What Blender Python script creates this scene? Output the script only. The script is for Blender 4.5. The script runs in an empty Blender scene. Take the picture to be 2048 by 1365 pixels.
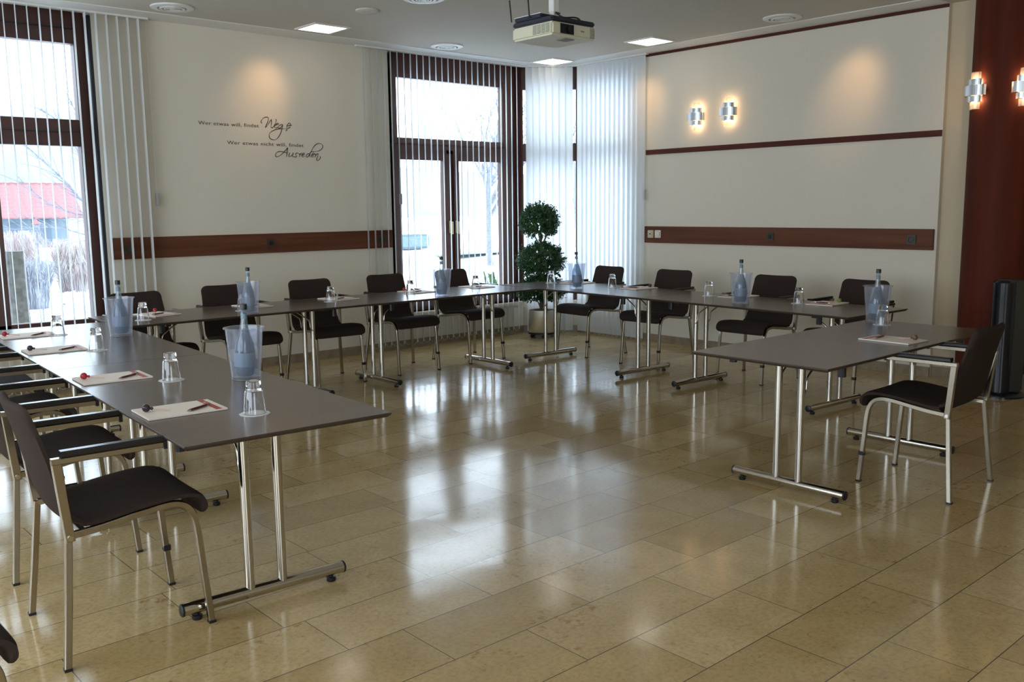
import bpy, bmesh, math, random
from mathutils import Vector, Matrix, noise
random.seed(7)
C = bpy.context.scene.collection
PI = math.pi
R = math.radians

# ------------------------------------------------------------------ camera
F_PX, YAW, PITCH, ROLL = 1836.5, R(48.289), R(8.281), R(0.632)
def cam_matrix():
    f = Vector((math.cos(PITCH)*math.cos(YAW), math.cos(PITCH)*math.sin(YAW), -math.sin(PITCH)))
    r = f.cross(Vector((0, 0, 1))).normalized(); d = f.cross(r)
    r2 = math.cos(ROLL)*r + math.sin(ROLL)*d
    d2 = -math.sin(ROLL)*r + math.cos(ROLL)*d
    m = Matrix((r2, -d2, -f)).transposed().to_4x4()
    m.translation = Vector((0, 0, 1.5))
    return m
cd = bpy.data.cameras.new('camera'); cd.sensor_width = 36; cd.lens = 36*F_PX/2048
cd.clip_start = 0.05; cd.clip_end = 400
cam = bpy.data.objects.new('camera', cd); C.objects.link(cam); cam.matrix_world = cam_matrix()
bpy.context.scene.camera = cam

# ------------------------------------------------------------------ world, exposure, big lights
sc = bpy.context.scene
sc.view_settings.view_transform = 'Standard'; sc.view_settings.look = 'None'
sc.view_settings.gamma = 1; sc.view_settings.use_curve_mapping = False
sc.view_settings.exposure = 0.92
sc.cycles.transparent_max_bounces = 32; sc.cycles.max_bounces = 12; sc.cycles.diffuse_bounces = 6
w = bpy.data.worlds.new('overcast_sky'); sc.world = w; w.use_nodes = True
nt = w.node_tree; nt.nodes.clear()
wo = nt.nodes.new('ShaderNodeOutputWorld'); bg = nt.nodes.new('ShaderNodeBackground')
tc = nt.nodes.new('ShaderNodeTexCoord'); sp = nt.nodes.new('ShaderNodeSeparateXYZ')
rp = nt.nodes.new('ShaderNodeValToRGB')
rp.color_ramp.elements[0].position = 0.45; rp.color_ramp.elements[0].color = (0.74, 0.87, 1.0, 1)
rp.color_ramp.elements[1].position = 0.75; rp.color_ramp.elements[1].color = (0.80, 0.90, 1.0, 1)
mp = nt.nodes.new('ShaderNodeMath'); mp.operation = 'MULTIPLY_ADD'; mp.inputs[1].default_value = 0.5; mp.inputs[2].default_value = 0.5
nt.links.new(tc.outputs['Generated'], sp.inputs[0]); nt.links.new(sp.outputs[2], mp.inputs[0])
nt.links.new(mp.outputs[0], rp.inputs[0]); nt.links.new(rp.outputs[0], bg.inputs[0]); nt.links.new(bg.outputs[0], wo.inputs[0])
bg.inputs[1].default_value = 3.4
def portal(loc, rot, sx, sy):
    l = bpy.data.lights.new('opening_portal', 'AREA'); l.shape = 'RECTANGLE'; l.size = sx; l.size_y = sy
    l.cycles.is_portal = True
    o = bpy.data.objects.new('opening_portal', l); C.objects.link(o); o.location = loc; o.rotation_euler = rot
portal((1.0, 8.42, 1.75), (-PI/2, 0, 0), 3.4, 2.5)
portal((6.5, 8.42, 1.75), (-PI/2, 0, 0), 1.9, 2.5)
portal((7.86, 8.10, 1.75), (-PI/2, 0, -PI/4-0.1), 0.8, 2.5)
portal((-3.15, 3.2, 1.75), (-PI/2, 0, PI/2), 7.0, 2.4)  # at the daylight opening added in the far left wall
portal((-1.1, -3.15, 1.75), (PI/2, 0, 0), 2.6, 2.4)  # at the daylight opening added in the back wall
portal((8.20, 7.25, 1.75), (-PI/2, 0, -PI/2), 1.1, 2.5)

# ------------------------------------------------------------------ materials
def mat(name, col, rough=0.5, metal=0.0, spec=0.5, **k):
    m = bpy.data.materials.new(name); m.use_nodes = True
    b = m.node_tree.nodes['Principled BSDF']
    b.inputs['Base Color'].default_value = (*col, 1); b.inputs['Roughness'].default_value = rough
    b.inputs['Metallic'].default_value = metal; b.inputs['Specular IOR Level'].default_value = spec
    for q, v in k.items(): b.inputs[q.replace('_', ' ')].default_value = v
    return m
def bump(m, scale, strength, kind='noise', coord='Object', stretch=(1, 1, 1), dist=0.01, amt=None, c2=None):
    """procedural relief and, if c2 is given, a mottled second colour"""
    n = m.node_tree; b = n.nodes['Principled BSDF']
    t = n.nodes.new('ShaderNodeTexCoord'); mp = n.nodes.new('ShaderNodeMapping'); mp.inputs['Scale'].default_value = stretch
    n.links.new(t.outputs[coord], mp.inputs[0])
    x = n.nodes.new('ShaderNodeTexNoise'); x.inputs['Scale'].default_value = scale; x.inputs['Detail'].default_value = 5
    n.links.new(mp.outputs[0], x.inputs['Vector'])
    if strength:
        bp = n.nodes.new('ShaderNodeBump'); bp.inputs['Strength'].default_value = strength; bp.inputs['Distance'].default_value = dist
        n.links.new(x.outputs['Fac'], bp.inputs['Height']); n.links.new(bp.outputs[0], b.inputs['Normal'])
    if c2:
        r = n.nodes.new('ShaderNodeValToRGB'); r.color_ramp.elements[0].position = 0.35; r.color_ramp.elements[1].position = 0.65
        r.color_ramp.elements[0].color = b.inputs['Base Color'].default_value[:]; r.color_ramp.elements[1].color = (*c2, 1)
        n.links.new(x.outputs['Fac'], r.inputs[0]); n.links.new(r.outputs[0], b.inputs['Base Color'])
    return m
M = {}
M['wall'] = bump(mat('cream_woven_wallpaper', (0.70, 0.640, 0.532), 0.85, spec=0.1), 260, 0.25, stretch=(1, 1, 0.4), dist=0.002)
M['wall_side'] = bump(mat('pale_ochre_plaster', (0.58, 0.49, 0.35), 0.85, spec=0.1), 200, 0.2, dist=0.002)
M['ceiling'] = bump(mat('white_ceiling_plaster', (0.594, 0.558, 0.495), 0.9, spec=0.1), 90, 0.5, dist=0.006)
M['white_trim'] = mat('white_lacquered_trim', (0.74, 0.73, 0.70), 0.45)
M['mahogany'] = bump(mat('dark_mahogany_veneer', (0.070, 0.013, 0.006), 0.6, spec=0.1), 9, 0.05, stretch=(1, 1, 0.06), c2=(0.105, 0.021, 0.010))
M['rail_wood'] = bump(mat('brown_rail_veneer', (0.100, 0.034, 0.017), 0.55, spec=0.2), 7, 0.04, stretch=(0.12, 0.12, 2.5), c2=(0.150, 0.054, 0.027))
M['strip_wood'] = bump(mat('mahogany_strip', (0.070, 0.015, 0.008), 0.5, spec=0.2), 8, 0.03, stretch=(0.15, 0.15, 2), c2=(0.10, 0.023, 0.012))
M['frame_wood'] = bump(mat('red_brown_window_timber', (0.060, 0.021, 0.014), 0.42), 8, 0.03, stretch=(2, 2, 0.15), c2=(0.078, 0.028, 0.019))
M['seal'] = mat('black_rubber_seal', (0.008, 0.008, 0.012), 0.5)
M['chrome'] = mat('polished_chrome', (0.56, 0.53, 0.48), 0.13, 1.0)
M['nickel'] = bump(mat('satin_nickel_tube', (0.40, 0.36, 0.295), 0.24, 1.0), 60, 0.02, dist=0.001)
M['fabric'] = bump(mat('dark_brown_upholstery', (0.033, 0.022, 0.018), 0.9, spec=0.12), 700, 0.35, dist=0.001, c2=(0.042, 0.029, 0.024))
M['black'] = mat('black_plastic', (0.010, 0.010, 0.012), 0.4)
M['pad'] = mat('black_lacquered_arm_pad', (0.012, 0.011, 0.013), 0.22)
M['table'] = bump(mat('taupe_laminate', (0.092, 0.064, 0.047), 0.23, spec=0.5), 500, 0.06, dist=0.0005, c2=(0.104, 0.073, 0.054))
M['table_edge'] = mat('dark_table_edge', (0.045, 0.030, 0.020), 0.5)
M['base_stone'] = bump(mat('travertine_skirting', (0.22, 0.165, 0.105), 0.35), 14, 0.0, c2=(0.30, 0.235, 0.155))
M['sill_stone'] = bump(mat('beige_stone_sill', (0.52, 0.46, 0.37), 0.35), 20, 0, c2=(0.58, 0.52, 0.42))
M['plinth'] = bump(mat('grey_granite_plinth', (0.20, 0.18, 0.15), 0.5), 30, 0, c2=(0.28, 0.25, 0.21))
M['paper'] = mat('white_note_paper', (0.78, 0.70, 0.62), 0.7)
M['paper_red'] = mat('red_pad_binding', (0.42, 0.055, 0.055), 0.5)
M['cardboard'] = mat('grey_pad_backing', (0.25, 0.21, 0.19), 0.8)
M['pen'] = mat('burgundy_pen_barrel', (0.09, 0.015, 0.022), 0.25)
M['candy_red'] = mat('red_sweet_wrapper', (0.40, 0.02, 0.035), 0.25)
M['candy_dark'] = mat('dark_sweet_wrapper', (0.035, 0.02, 0.03), 0.25)
M['candy_green'] = mat('green_sweet_wrapper', (0.16, 0.26, 0.04), 0.3)
M['candy_brown'] = mat('brown_sweet_wrapper', (0.13, 0.075, 0.03), 0.3)
M['stick'] = mat('pink_paper_stick', (0.70, 0.42, 0.36), 0.6)
M['coaster'] = mat('white_paper_coaster', (0.72, 0.72, 0.72), 0.8)
M['cream_plastic'] = mat('cream_switch_plastic', (0.62, 0.55, 0.36), 0.4)
M['white_plastic'] = mat('white_switch_plastic', (0.78, 0.74, 0.64), 0.4)
M['bronze_plastic'] = mat('bronze_socket_plastic', (0.055, 0.040, 0.024), 0.35)
M['grey_plastic'] = mat('grey_blind_weight', (0.42, 0.41, 0.42), 0.5)
M['projector'] = mat('ivory_projector_shell', (0.62, 0.60, 0.45), 0.5)
M['projector_top'] = mat('navy_projector_top', (0.02, 0.022, 0.035), 0.4)
M['vent'] = mat('grey_vent_grille', (0.20, 0.19, 0.14), 0.6)
M['lens'] = mat('dark_lens_glass', (0.008, 0.008, 0.012), 0.08)
M['letter'] = mat('dark_brown_wall_lettering', (0.050, 0.032, 0.022), 0.6)
M['steel'] = bump(mat('brushed_steel_planter', (0.66, 0.64, 0.60), 0.33, 1.0), 90, 0.03, stretch=(1, 1, 0.02), dist=0.001)
M['soil'] = bump(mat('dark_soil', (0.02, 0.014, 0.01), 0.9), 60, 0.8)
M['trunk'] = bump(mat('pale_bark', (0.15, 0.11, 0.07), 0.8), 30, 0.6, stretch=(1, 1, 0.3), c2=(0.22, 0.17, 0.11))
M['leaf'] = bump(mat('dark_green_leaf', (0.020, 0.058, 0.020), 0.6, spec=0.2), 9, 0, c2=(0.045, 0.105, 0.033))
M['tower'] = mat('gloss_black_tower', (0.006, 0.007, 0.012), 0.18)
M['tower_side'] = mat('charcoal_tower_casing', (0.035, 0.037, 0.034), 0.5)
M['alu'] = mat('brushed_aluminium_band', (0.70, 0.74, 0.78), 0.30, 1.0)
M['snow'] = bump(mat('snow', (0.80, 0.84, 0.90), 0.8), 3, 0.5, dist=0.05)
M['snow_twig'] = bump(mat('frosted_twig', (0.105, 0.112, 0.135), 0.9), 25, 0.3, c2=(0.195, 0.210, 0.240))
M['dry_grass'] = bump(mat('frosted_dry_grass', (0.33, 0.245, 0.225), 0.9), 5, 0, c2=(0.50, 0.47, 0.47))
M['blue_shrub'] = bump(mat('frosted_blue_grey_twig', (0.20, 0.215, 0.25), 0.9), 6, 0, c2=(0.36, 0.38, 0.42))
M['roof'] = mat('red_clay_roof_tiles', (0.235, 0.105, 0.108), 0.8)
M['house_wall'] = bump(mat('pale_blue_render', (0.145, 0.187, 0.212), 0.8), 2, 0, c2=(0.119, 0.162, 0.196))
M['house_door'] = mat('grey_blue_shed_door', (0.085, 0.119, 0.153), 0.7)
M['hill'] = bump(mat('snowy_wooded_hill', (0.173, 0.214, 0.231), 0.9), 0.25, 0, c2=(0.239, 0.281, 0.297))
M['hedge'] = bump(mat('frosted_green_hedge', (0.090, 0.143, 0.158), 0.9), 12, 0.6, c2=(0.150, 0.195, 0.210))
M['pillar_stone'] = bump(mat('lichened_stone', (0.061, 0.061, 0.057), 0.9), 22, 0.5, c2=(0.115, 0.111, 0.103))
M['road'] = mat('wet_grey_road', (0.182, 0.210, 0.224), 0.5)

def glassy(name, tint, base_mix, rough=0.02, diffuse=None, dmix=0.0, ior=1.45):
    """clear thin material: straight-through transmission, fresnel reflection, optional milky share"""
    m = bpy.data.materials.new(name); m.use_nodes = True; n = m.node_tree; n.nodes.clear()
    o = n.nodes.new('ShaderNodeOutputMaterial'); tr = n.nodes.new('ShaderNodeBsdfTransparent'); tr.inputs[0].default_value = (*tint, 1)
    gl = n.nodes.new('ShaderNodeBsdfGlossy'); gl.inputs['Roughness'].default_value = rough
    lw = n.nodes.new('ShaderNodeFresnel'); ge = n.nodes.new('ShaderNodeNewGeometry')
    mr = n.nodes.new('ShaderNodeMapRange'); mr.inputs['To Min'].default_value = ior; mr.inputs['To Max'].default_value = 1/ior   # same reflectance from both faces
    n.links.new(ge.outputs['Backfacing'], mr.inputs['Value']); n.links.new(mr.outputs[0], lw.inputs[0])
    ad = n.nodes.new('ShaderNodeMath'); ad.operation = 'ADD'; ad.inputs[1].default_value = base_mix; ad.use_clamp = True
    n.links.new(lw.outputs[0], ad.inputs[0])
    mx = n.nodes.new('ShaderNodeMixShader'); n.links.new(ad.outputs[0], mx.inputs[0])
    src = tr
    if diffuse:
        df = n.nodes.new('ShaderNodeBsdfDiffuse'); df.inputs[0].default_value = (*diffuse, 1)
        tl = n.nodes.new('ShaderNodeBsdfTranslucent'); tl.inputs[0].default_value = (*diffuse, 1)
        m0 = n.nodes.new('ShaderNodeMixShader'); m0.inputs[0].default_value = 0.5
        n.links.new(df.outputs[0], m0.inputs[1]); n.links.new(tl.outputs[0], m0.inputs[2])
        m2 = n.nodes.new('ShaderNodeMixShader'); m2.inputs[0].default_value = dmix
        n.links.new(tr.outputs[0], m2.inputs[1]); n.links.new(m0.outputs[0], m2.inputs[2]); src = m2
    n.links.new(src.outputs[0], mx.inputs[1]); n.links.new(gl.outputs[0], mx.inputs[2]); n.links.new(mx.outputs[0], o.inputs[0])
    return m
M['pane'] = glassy('window_glass', (0.95, 0.98, 1.0), 0.0, 0.0)
M['acrylic'] = glassy('frosted_acrylic', (0.95, 0.96, 1.0), 0.02, 0.10, (0.80, 0.82, 0.90), 0.11)
M['bottle'] = glassy('blue_tinted_bottle_glass', (0.38, 0.56, 0.66), 0.06, 0.04, (0.10, 0.26, 0.36), 0.28)
M['neck_glass'] = glassy('pale_bottle_neck_glass', (0.74, 0.82, 0.86), 0.06, 0.04, (0.5, 0.6, 0.66), 0.12)
M['tumbler'] = mat('clear_tumbler_glass', (1, 1, 1), 0.0, spec=0.5, Transmission_Weight=1.0, IOR=1.45)
M['tube_glass'] = glassy('ribbed_lamp_glass', (1.0, 0.95, 0.88), 0.08, 0.15, (1.0, 0.95, 0.88), 0.25)
M['bottle_label'] = mat('pale_bottle_label', (0.17, 0.25, 0.31), 0.4)

def blind_mat():
    m = bpy.data.materials.new('white_blind_fabric'); m.use_nodes = True; n = m.node_tree; n.nodes.clear()
    o = n.nodes.new('ShaderNodeOutputMaterial'); d = n.nodes.new('ShaderNodeBsdfDiffuse'); t = n.nodes.new('ShaderNodeBsdfTranslucent')
    d.inputs[0].default_value = (0.82, 0.82, 0.80, 1); t.inputs[0].default_value = (0.76, 0.80, 0.84, 1)
    x = n.nodes.new('ShaderNodeMixShader'); x.inputs[0].default_value = 0.50
    n.links.new(d.outputs[0], x.inputs[1]); n.links.new(t.outputs[0], x.inputs[2]); n.links.new(x.outputs[0], o.inputs[0]); return m
M['blind'] = blind_mat()
def emit(name, col, s):
    m = bpy.data.materials.new(name); m.use_nodes = True; n = m.node_tree; n.nodes.clear()
    o = n.nodes.new('ShaderNodeOutputMaterial'); e = n.nodes.new('ShaderNodeEmission')
    e.inputs[0].default_value = (*col, 1); e.inputs[1].default_value = s; n.links.new(e.outputs[0], o.inputs[0]); return m
M['panel_light'] = emit('lit_ceiling_panel', (1.0, 0.93, 0.82), 2.2)
M['bulb'] = emit('lit_warm_bulb', (1.0, 0.76, 0.48), 6.0)

def floor_mat():
    m = bpy.data.materials.new('polished_limestone_slabs'); m.use_nodes = True; n = m.node_tree; b = n.nodes['Principled BSDF']
    L = n.links.new
    def math_(op, a=None, v1=None, v2=None, bb=None):
        x = n.nodes.new('ShaderNodeMath'); x.operation = op
        if a is not None: L(a, x.inputs[0])
        if v1 is not None: x.inputs[0 if a is None else 1].default_value = v1
        if v2 is not None: x.inputs[2].default_value = v2
        if bb is not None: L(bb, x.inputs[1])
        return x.outputs[0]
    t = n.nodes.new('ShaderNodeTexCoord'); s = n.nodes.new('ShaderNodeSeparateXYZ'); L(t.outputs['Object'], s.inputs[0])
    W = 0.305
    yy = math_('MULTIPLY_ADD', s.outputs[1], 1/W, -1.99/W + 20)
    row = math_('FLOOR', yy); fy = math_('FRACT', yy)
    wn = n.nodes.new('ShaderNodeTexWhiteNoise'); wn.noise_dimensions = '1D'; L(row, wn.inputs['W'])
    off = math_('MULTIPLY', wn.outputs['Value'], 7.3)
    ln = math_('MULTIPLY_ADD', wn.outputs['Value'], 0.32, 1.42)      # slabs per metre differ from row to row
    xx = math_('ADD', math_('MULTIPLY', s.outputs[0], None, None, ln), None, None, off)
    col = math_('FLOOR', xx); fx = math_('FRACT', xx)
    def edge(f, half):
        a = math_('SUBTRACT', f, 0.5); a = math_('ABSOLUTE', a); return math_('GREATER_THAN', a, 0.5 - half)
    je = math_('MAXIMUM', edge(fy, 0.0065), None, None, edge(fx, 0.0026))
    cv = n.nodes.new('ShaderNodeCombineXYZ'); L(row, cv.inputs[0]); L(col, cv.inputs[1])
    w2 = n.nodes.new('ShaderNodeTexWhiteNoise'); w2.noise_dimensions = '3D'; L(cv.outputs[0], w2.inputs['Vector'])
    r1 = n.nodes.new('ShaderNodeValToRGB'); e = r1.color_ramp.elements
    e[0].color = (0.430, 0.315, 0.150, 1); e[1].color = (0.560, 0.435, 0.245, 1)
    k = r1.color_ramp.elements.new(0.5); k.color = (0.495, 0.372, 0.190, 1)
    L(w2.outputs['Value'], r1.inputs[0])
    # soft clouding
    ad = n.nodes.new('ShaderNodeVectorMath'); ad.operation = 'MULTIPLY_ADD'; L(cv.outputs[0], ad.inputs[0]); ad.inputs[1].default_value = (3.1, 5.7, 1.3); L(t.outputs['Object'], ad.inputs[2])
    n1 = n.nodes.new('ShaderNodeTexNoise'); n1.inputs['Scale'].default_value = 6.0; n1.inputs['Detail'].default_value = 10; n1.inputs['Roughness'].default_value = 0.62; L(ad.outputs[0], n1.inputs['Vector'])
    mx = n.nodes.new('ShaderNodeMix'); mx.data_type = 'RGBA'; mx.blend_type = 'MULTIPLY'; mx.inputs['Factor'].default_value = 0.8
    r2 = n.nodes.new('ShaderNodeValToRGB'); r2.color_ramp.elements[0].position = 0.3; r2.color_ramp.elements[0].color = (0.84, 0.80, 0.72, 1); r2.color_ramp.elements[1].position = 0.7; r2.color_ramp.elements[1].color = (1.08, 1.07, 1.04, 1)
    L(n1.outputs['Fac'], r2.inputs[0]); L(r1.outputs[0], mx.inputs['A']); L(r2.outputs[0], mx.inputs['B'])
    # rusty fossil marks
    n2 = n.nodes.new('ShaderNodeTexNoise'); n2.inputs['Scale'].default_value = 26; n2.inputs['Detail'].default_value = 6; n2.inputs['Roughness'].default_value = 0.65; n2.inputs['Distortion'].default_value = 0.3; L(ad.outputs[0], n2.inputs['Vector'])
    n3 = n.nodes.new('ShaderNodeTexNoise'); n3.inputs['Scale'].default_value = 2.0; L(ad.outputs[0], n3.inputs['Vector'])
    su = math_('ADD', math_('MULTIPLY', n2.outputs['Fac'], 0.7), None, None, math_('MULTIPLY', n3.outputs['Fac'], 0.42))
    r3 = n.nodes.new('ShaderNodeValToRGB'); r3.color_ramp.elements[0].position = 0.65; r3.color_ramp.elements[0].color = (0, 0, 0, 1); r3.color_ramp.elements[1].position = 0.72; r3.color_ramp.elements[1].color = (0.75, 0.75, 0.75, 1)
    L(su, r3.inputs[0])
    m2 = n.nodes.new('ShaderNodeMix'); m2.data_type = 'RGBA'; L(r3.outputs[0], m2.inputs['Factor']); L(mx.outputs['Result'], m2.inputs['A']); m2.inputs['B'].default_value = (0.30, 0.165, 0.055, 1)
    n6 = n.nodes.new('ShaderNodeTexNoise'); n6.inputs['Scale'].default_value = 55; n6.inputs['Detail'].default_value = 6; n6.inputs['Roughness'].default_value = 0.7; L(ad.outputs[0], n6.inputs['Vector'])
    r6 = n.nodes.new('ShaderNodeValToRGB'); r6.color_ramp.elements[0].position = 0.33; r6.color_ramp.elements[0].color = (0.80, 0.77, 0.70, 1); r6.color_ramp.elements[1].position = 0.55; r6.color_ramp.elements[1].color = (1.02, 1.02, 1.02, 1); L(n6.outputs['Fac'], r6.inputs[0])
    m6 = n.nodes.new('ShaderNodeMix'); m6.data_type = 'RGBA'; m6.blend_type = 'MULTIPLY'; m6.inputs['Factor'].default_value = 1.0; L(m2.outputs['Result'], m6.inputs['A']); L(r6.outputs[0], m6.inputs['B'])
    n7 = n.nodes.new('ShaderNodeTexNoise'); n7.inputs['Scale'].default_value = 9; n7.inputs['Detail'].default_value = 7; n7.inputs['Roughness'].default_value = 0.75; L(ad.outputs[0], n7.inputs['Vector'])
    r7 = n.nodes.new('ShaderNodeValToRGB'); r7.color_ramp.elements[0].position = 0.605; r7.color_ramp.elements[0].color = (0, 0, 0, 1); r7.color_ramp.elements[1].position = 0.74; r7.color_ramp.elements[1].color = (0.8, 0.8, 0.8, 1); L(n7.outputs['Fac'], r7.inputs[0])
    m7 = n.nodes.new('ShaderNodeMix'); m7.data_type = 'RGBA'; L(r7.outputs[0], m7.inputs['Factor']); L(m6.outputs['Result'], m7.inputs['A']); m7.inputs['B'].default_value = (0.27, 0.135, 0.040, 1)
    m3 = n.nodes.new('ShaderNodeMix'); m3.data_type = 'RGBA'; L(je, m3.inputs['Factor']); L(m7.outputs['Result'], m3.inputs['A']); m3.inputs['B'].default_value = (0.10, 0.085, 0.06, 1)
    L(m3.outputs['Result'], b.inputs['Base Color'])
    b.inputs['Specular IOR Level'].default_value = 0.5
    n4 = n.nodes.new('ShaderNodeTexNoise'); n4.inputs['Scale'].default_value = 1.1; n4.inputs['Detail'].default_value = 5; L(t.outputs['Object'], n4.inputs['Vector'])
    L(math_('MULTIPLY_ADD', n4.outputs['Fac'], 0.16, 0.05), b.inputs['Roughness'])
    bp = n.nodes.new('ShaderNodeBump'); bp.inputs['Strength'].default_value = 0.12; bp.inputs['Distance'].default_value = 0.02
    n5 = n.nodes.new('ShaderNodeTexNoise'); n5.inputs['Scale'].default_value = 2.3; n5.inputs['Detail'].default_value = 1; L(ad.outputs[0], n5.inputs['Vector'])
    L(n5.outputs['Fac'], bp.inputs['Height']); L(bp.outputs[0], b.inputs['Normal'])
    return m
M['floor'] = floor_mat()

# ------------------------------------------------------------------ mesh helpers
class MB:
    def __init__(s): s.v = []; s.f = []
    def add(s, vs, fs):
        k = len(s.v); s.v += [tuple(v) for v in vs]; s.f += [tuple(i + k for i in f) for f in fs]; return s
    def box(s, x0, x1, y0, y1, z0, z1):
        v = [(x, y, z) for z in (z0, z1) for y in (y0, y1) for x in (x0, x1)]
        return s.add(v, [(0, 2, 3, 1), (4, 5, 7, 6), (0, 1, 5, 4), (2, 6, 7, 3), (0, 4, 6, 2), (1, 3, 7, 5)])
    def prism(s, poly, z0, z1):
        n = len(poly); v = [(x, y, z0) for x, y in poly] + [(x, y, z1) for x, y in poly]
        return s.add(v, [tuple(reversed(range(n))), tuple(range(n, 2*n))] + [(i, (i+1) % n, n+(i+1) % n, n+i) for i in range(n)])
    def sweep(s, pts, prof, side=None, scl=None, cap=True):
        """prof: list of (a, b): a along side, b along normal"""
        P = [Vector(p) for p in pts]; n = len(prof); rings = []
        prev = None
        for i, p in enumerate(P):
            t = (P[min(i+1, len(P)-1)] - P[max(i-1, 0)]).normalized()
            if side is not None: a = Vector(side); a = (a - t*a.dot(t)).normalized()
            elif prev is None:
                a = t.cross(Vector((0, 0, 1)));
                if a.length < 1e-3: a = Vector((1, 0, 0))
                a.normalize()
            else: a = (prev - t*prev.dot(t)).normalized()
            prev = a; b = a.cross(t); k = scl[i] if scl else 1
            rings += [p + a*u*k + b*w_*k for u, w_ in prof]
        fs = [(i*n+j, i*n+(j+1) % n, (i+1)*n+(j+1) % n, (i+1)*n+j) for i in range(len(P)-1) for j in range(n)]
        if cap: fs += [tuple(reversed(range(n))), tuple(range((len(P)-1)*n, len(P)*n))]
        return s.add(rings, fs)
    def tube(s, pts, r, n=10, scl=None, side=None): return s.sweep(pts, [(r*math.cos(2*PI*i/n), r*math.sin(2*PI*i/n)) for i in range(n)], side, scl)
    def bar(s, pts, w_, h, side, c=0.2):
        a, b = w_/2, h/2; d = min(a, b)*c
        return s.sweep(pts, [(-a, -b+d), (-a+d, -b), (a-d, -b), (a, -b+d), (a, b-d), (a-d, b), (-a+d, b), (-a, b-d)], side)
    def lathe(s, prof, c=(0, 0, 0), n=24, closed=False):
        vs = [(c[0]+r*math.cos(2*PI*i/n), c[1]+r*math.sin(2*PI*i/n), c[2]+z) for r, z in prof for i in range(n)]
        m = len(prof); fs = [(j*n+i, j*n+(i+1) % n, (j+1)*n+(i+1) % n, (j+1)*n+i) for j in range(m-1) for i in range(n)]
        if closed: fs += [((m-1)*n+i, (m-1)*n+(i+1) % n, (i+1) % n, i) for i in range(n)]
        else: fs += [tuple(reversed(range(n))), tuple(range((m-1)*n, m*n))]
        return s.add(vs, fs)
    def ball(s, c, r, n=12):
        k = n//2; return s.lathe([(max(1e-4, r*math.sin(PI*i/k)), -r*math.cos(PI*i/k)) for i in range(k+1)], c, n)
    def xf(s, m): s.v = [tuple(m @ Vector(v)) for v in s.v]; return s
    def build(s, name, m, parent=None, smooth=None, bevel=0):
        me = bpy.data.meshes.new(name); me.from_pydata(s.v, [], s.f)
        bm = bmesh.new(); bm.from_mesh(me); bmesh.ops.recalc_face_normals(bm, faces=bm.faces)
        if bevel: bmesh.ops.bevel(bm, geom=bm.edges[:], offset=bevel, segments=2, affect='EDGES', clamp_overlap=True)
        bm.to_mesh(me); bm.free()
        me.materials.append(m)
        o = bpy.data.objects.new(name, me); C.objects.link(o)
        if smooth:
            for p in me.polygons: p.use_smooth = True
            me.set_sharp_from_angle(angle=R(smooth))
        if parent: o.parent = parent
        return o
def tag(o, label=None, cat=None, group=None, kind=None):
    if label: o['label'] = label
    if cat: o['category'] = cat
    if group: o['group'] = group
    if kind: o['kind'] = kind
    return o
def empty(name, loc=(0, 0, 0), rz=0, label=None, cat=None, group=None, kind=None):
    o = bpy.data.objects.new(name, None); C.objects.link(o); o.location = loc; o.rotation_euler = (0, 0, rz); o.empty_display_size = 0.1
    return tag(o, label, cat, group, kind)
def copy_tree(o, parent=None):
    c = o.copy(); C.objects.link(c)
    if parent: c.parent = parent
    for ch in [x for x in C.objects if x.parent == o]: copy_tree(ch, c)
    return c
class Proto:
    """first call returns the thing itself, later calls copies of it and its parts"""
    def __init__(s, make): s.o = make(); s.used = False
    def put(s, loc, rz, label, group=None):
        o = copy_tree(s.o) if s.used else s.o; s.used = True
        o.location = loc; o.rotation_euler = (0, 0, rz); o['label'] = label
        if group: o['group'] = group
        elif 'group' in o.keys(): del o['group']
        return o
def catmull(P, k=6):
    P = [Vector(p) for p in P]; out = []
    for i in range(len(P)-1):
        a, b, c, d = P[max(i-1, 0)], P[i], P[i+1], P[min(i+2, len(P)-1)]
        for j in range(k):
            t = j/k; out.append(0.5*((2*b)+(c-a)*t+(2*a-5*b+4*c-d)*t*t+(3*b-a-3*c+d)*t**3))
    out.append(P[-1]); return out

# ------------------------------------------------------------------ the room
ZC = 3.13; YA = 8.15; XB = 7.94; T = 0.30
PA = Vector((7.45, YA)); PB = Vector((XB, 7.70))          # ends of the slanted corner wall
def struct(o): o['kind'] = 'structure'; return o
struct(MB().box(-3.3, 8.24, -3.3, 8.45, -0.12, 0).build('floor', M['floor']))
struct(MB().box(-3.3, 8.45, -3.3, 8.60, ZC, ZC+0.2).build('ceiling', M['ceiling']))
W1 = (-0.62, 2.66, 0.52, ZC); W2 = (5.60, 7.40, 0.38, ZC)
b = MB().box(-3.3, W1[0], YA, YA+T, 0, ZC).box(W1[0], W1[1], YA, YA+T, 0, W1[2]).box(W1[1], W2[0], YA, YA+T, 0, ZC).box(W2[0], PA.x, YA, YA+T, 0, W2[2])
struct(b.build('wall_left', M['wall']))
cn = (PB-PA).normalized(); cnn = Vector((-cn.y, cn.x))     # along the slant, and outwards
q = [PA, PB, PB+cnn*0.28, PA+cnn*0.28]
struct(MB().prism([tuple(v) for v in q], 0, 0.38).build('wall_corner', M['wall']))
W4 = (6.80, 7.66)
b = MB().box(XB, XB+T, W4[1], PB.y+0.02, 0, ZC).box(XB, XB+T, W4[0], W4[1], 0, 0.38).box(XB, XB+T, 3.455, W4[0], 0, ZC)
struct(b.build('wall_right', M['wall']))
struct(MB().box(XB+0.05, XB+T, -3.3, 3.455, 0, ZC).build('wall_recess', M['wall_side']))
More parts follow.
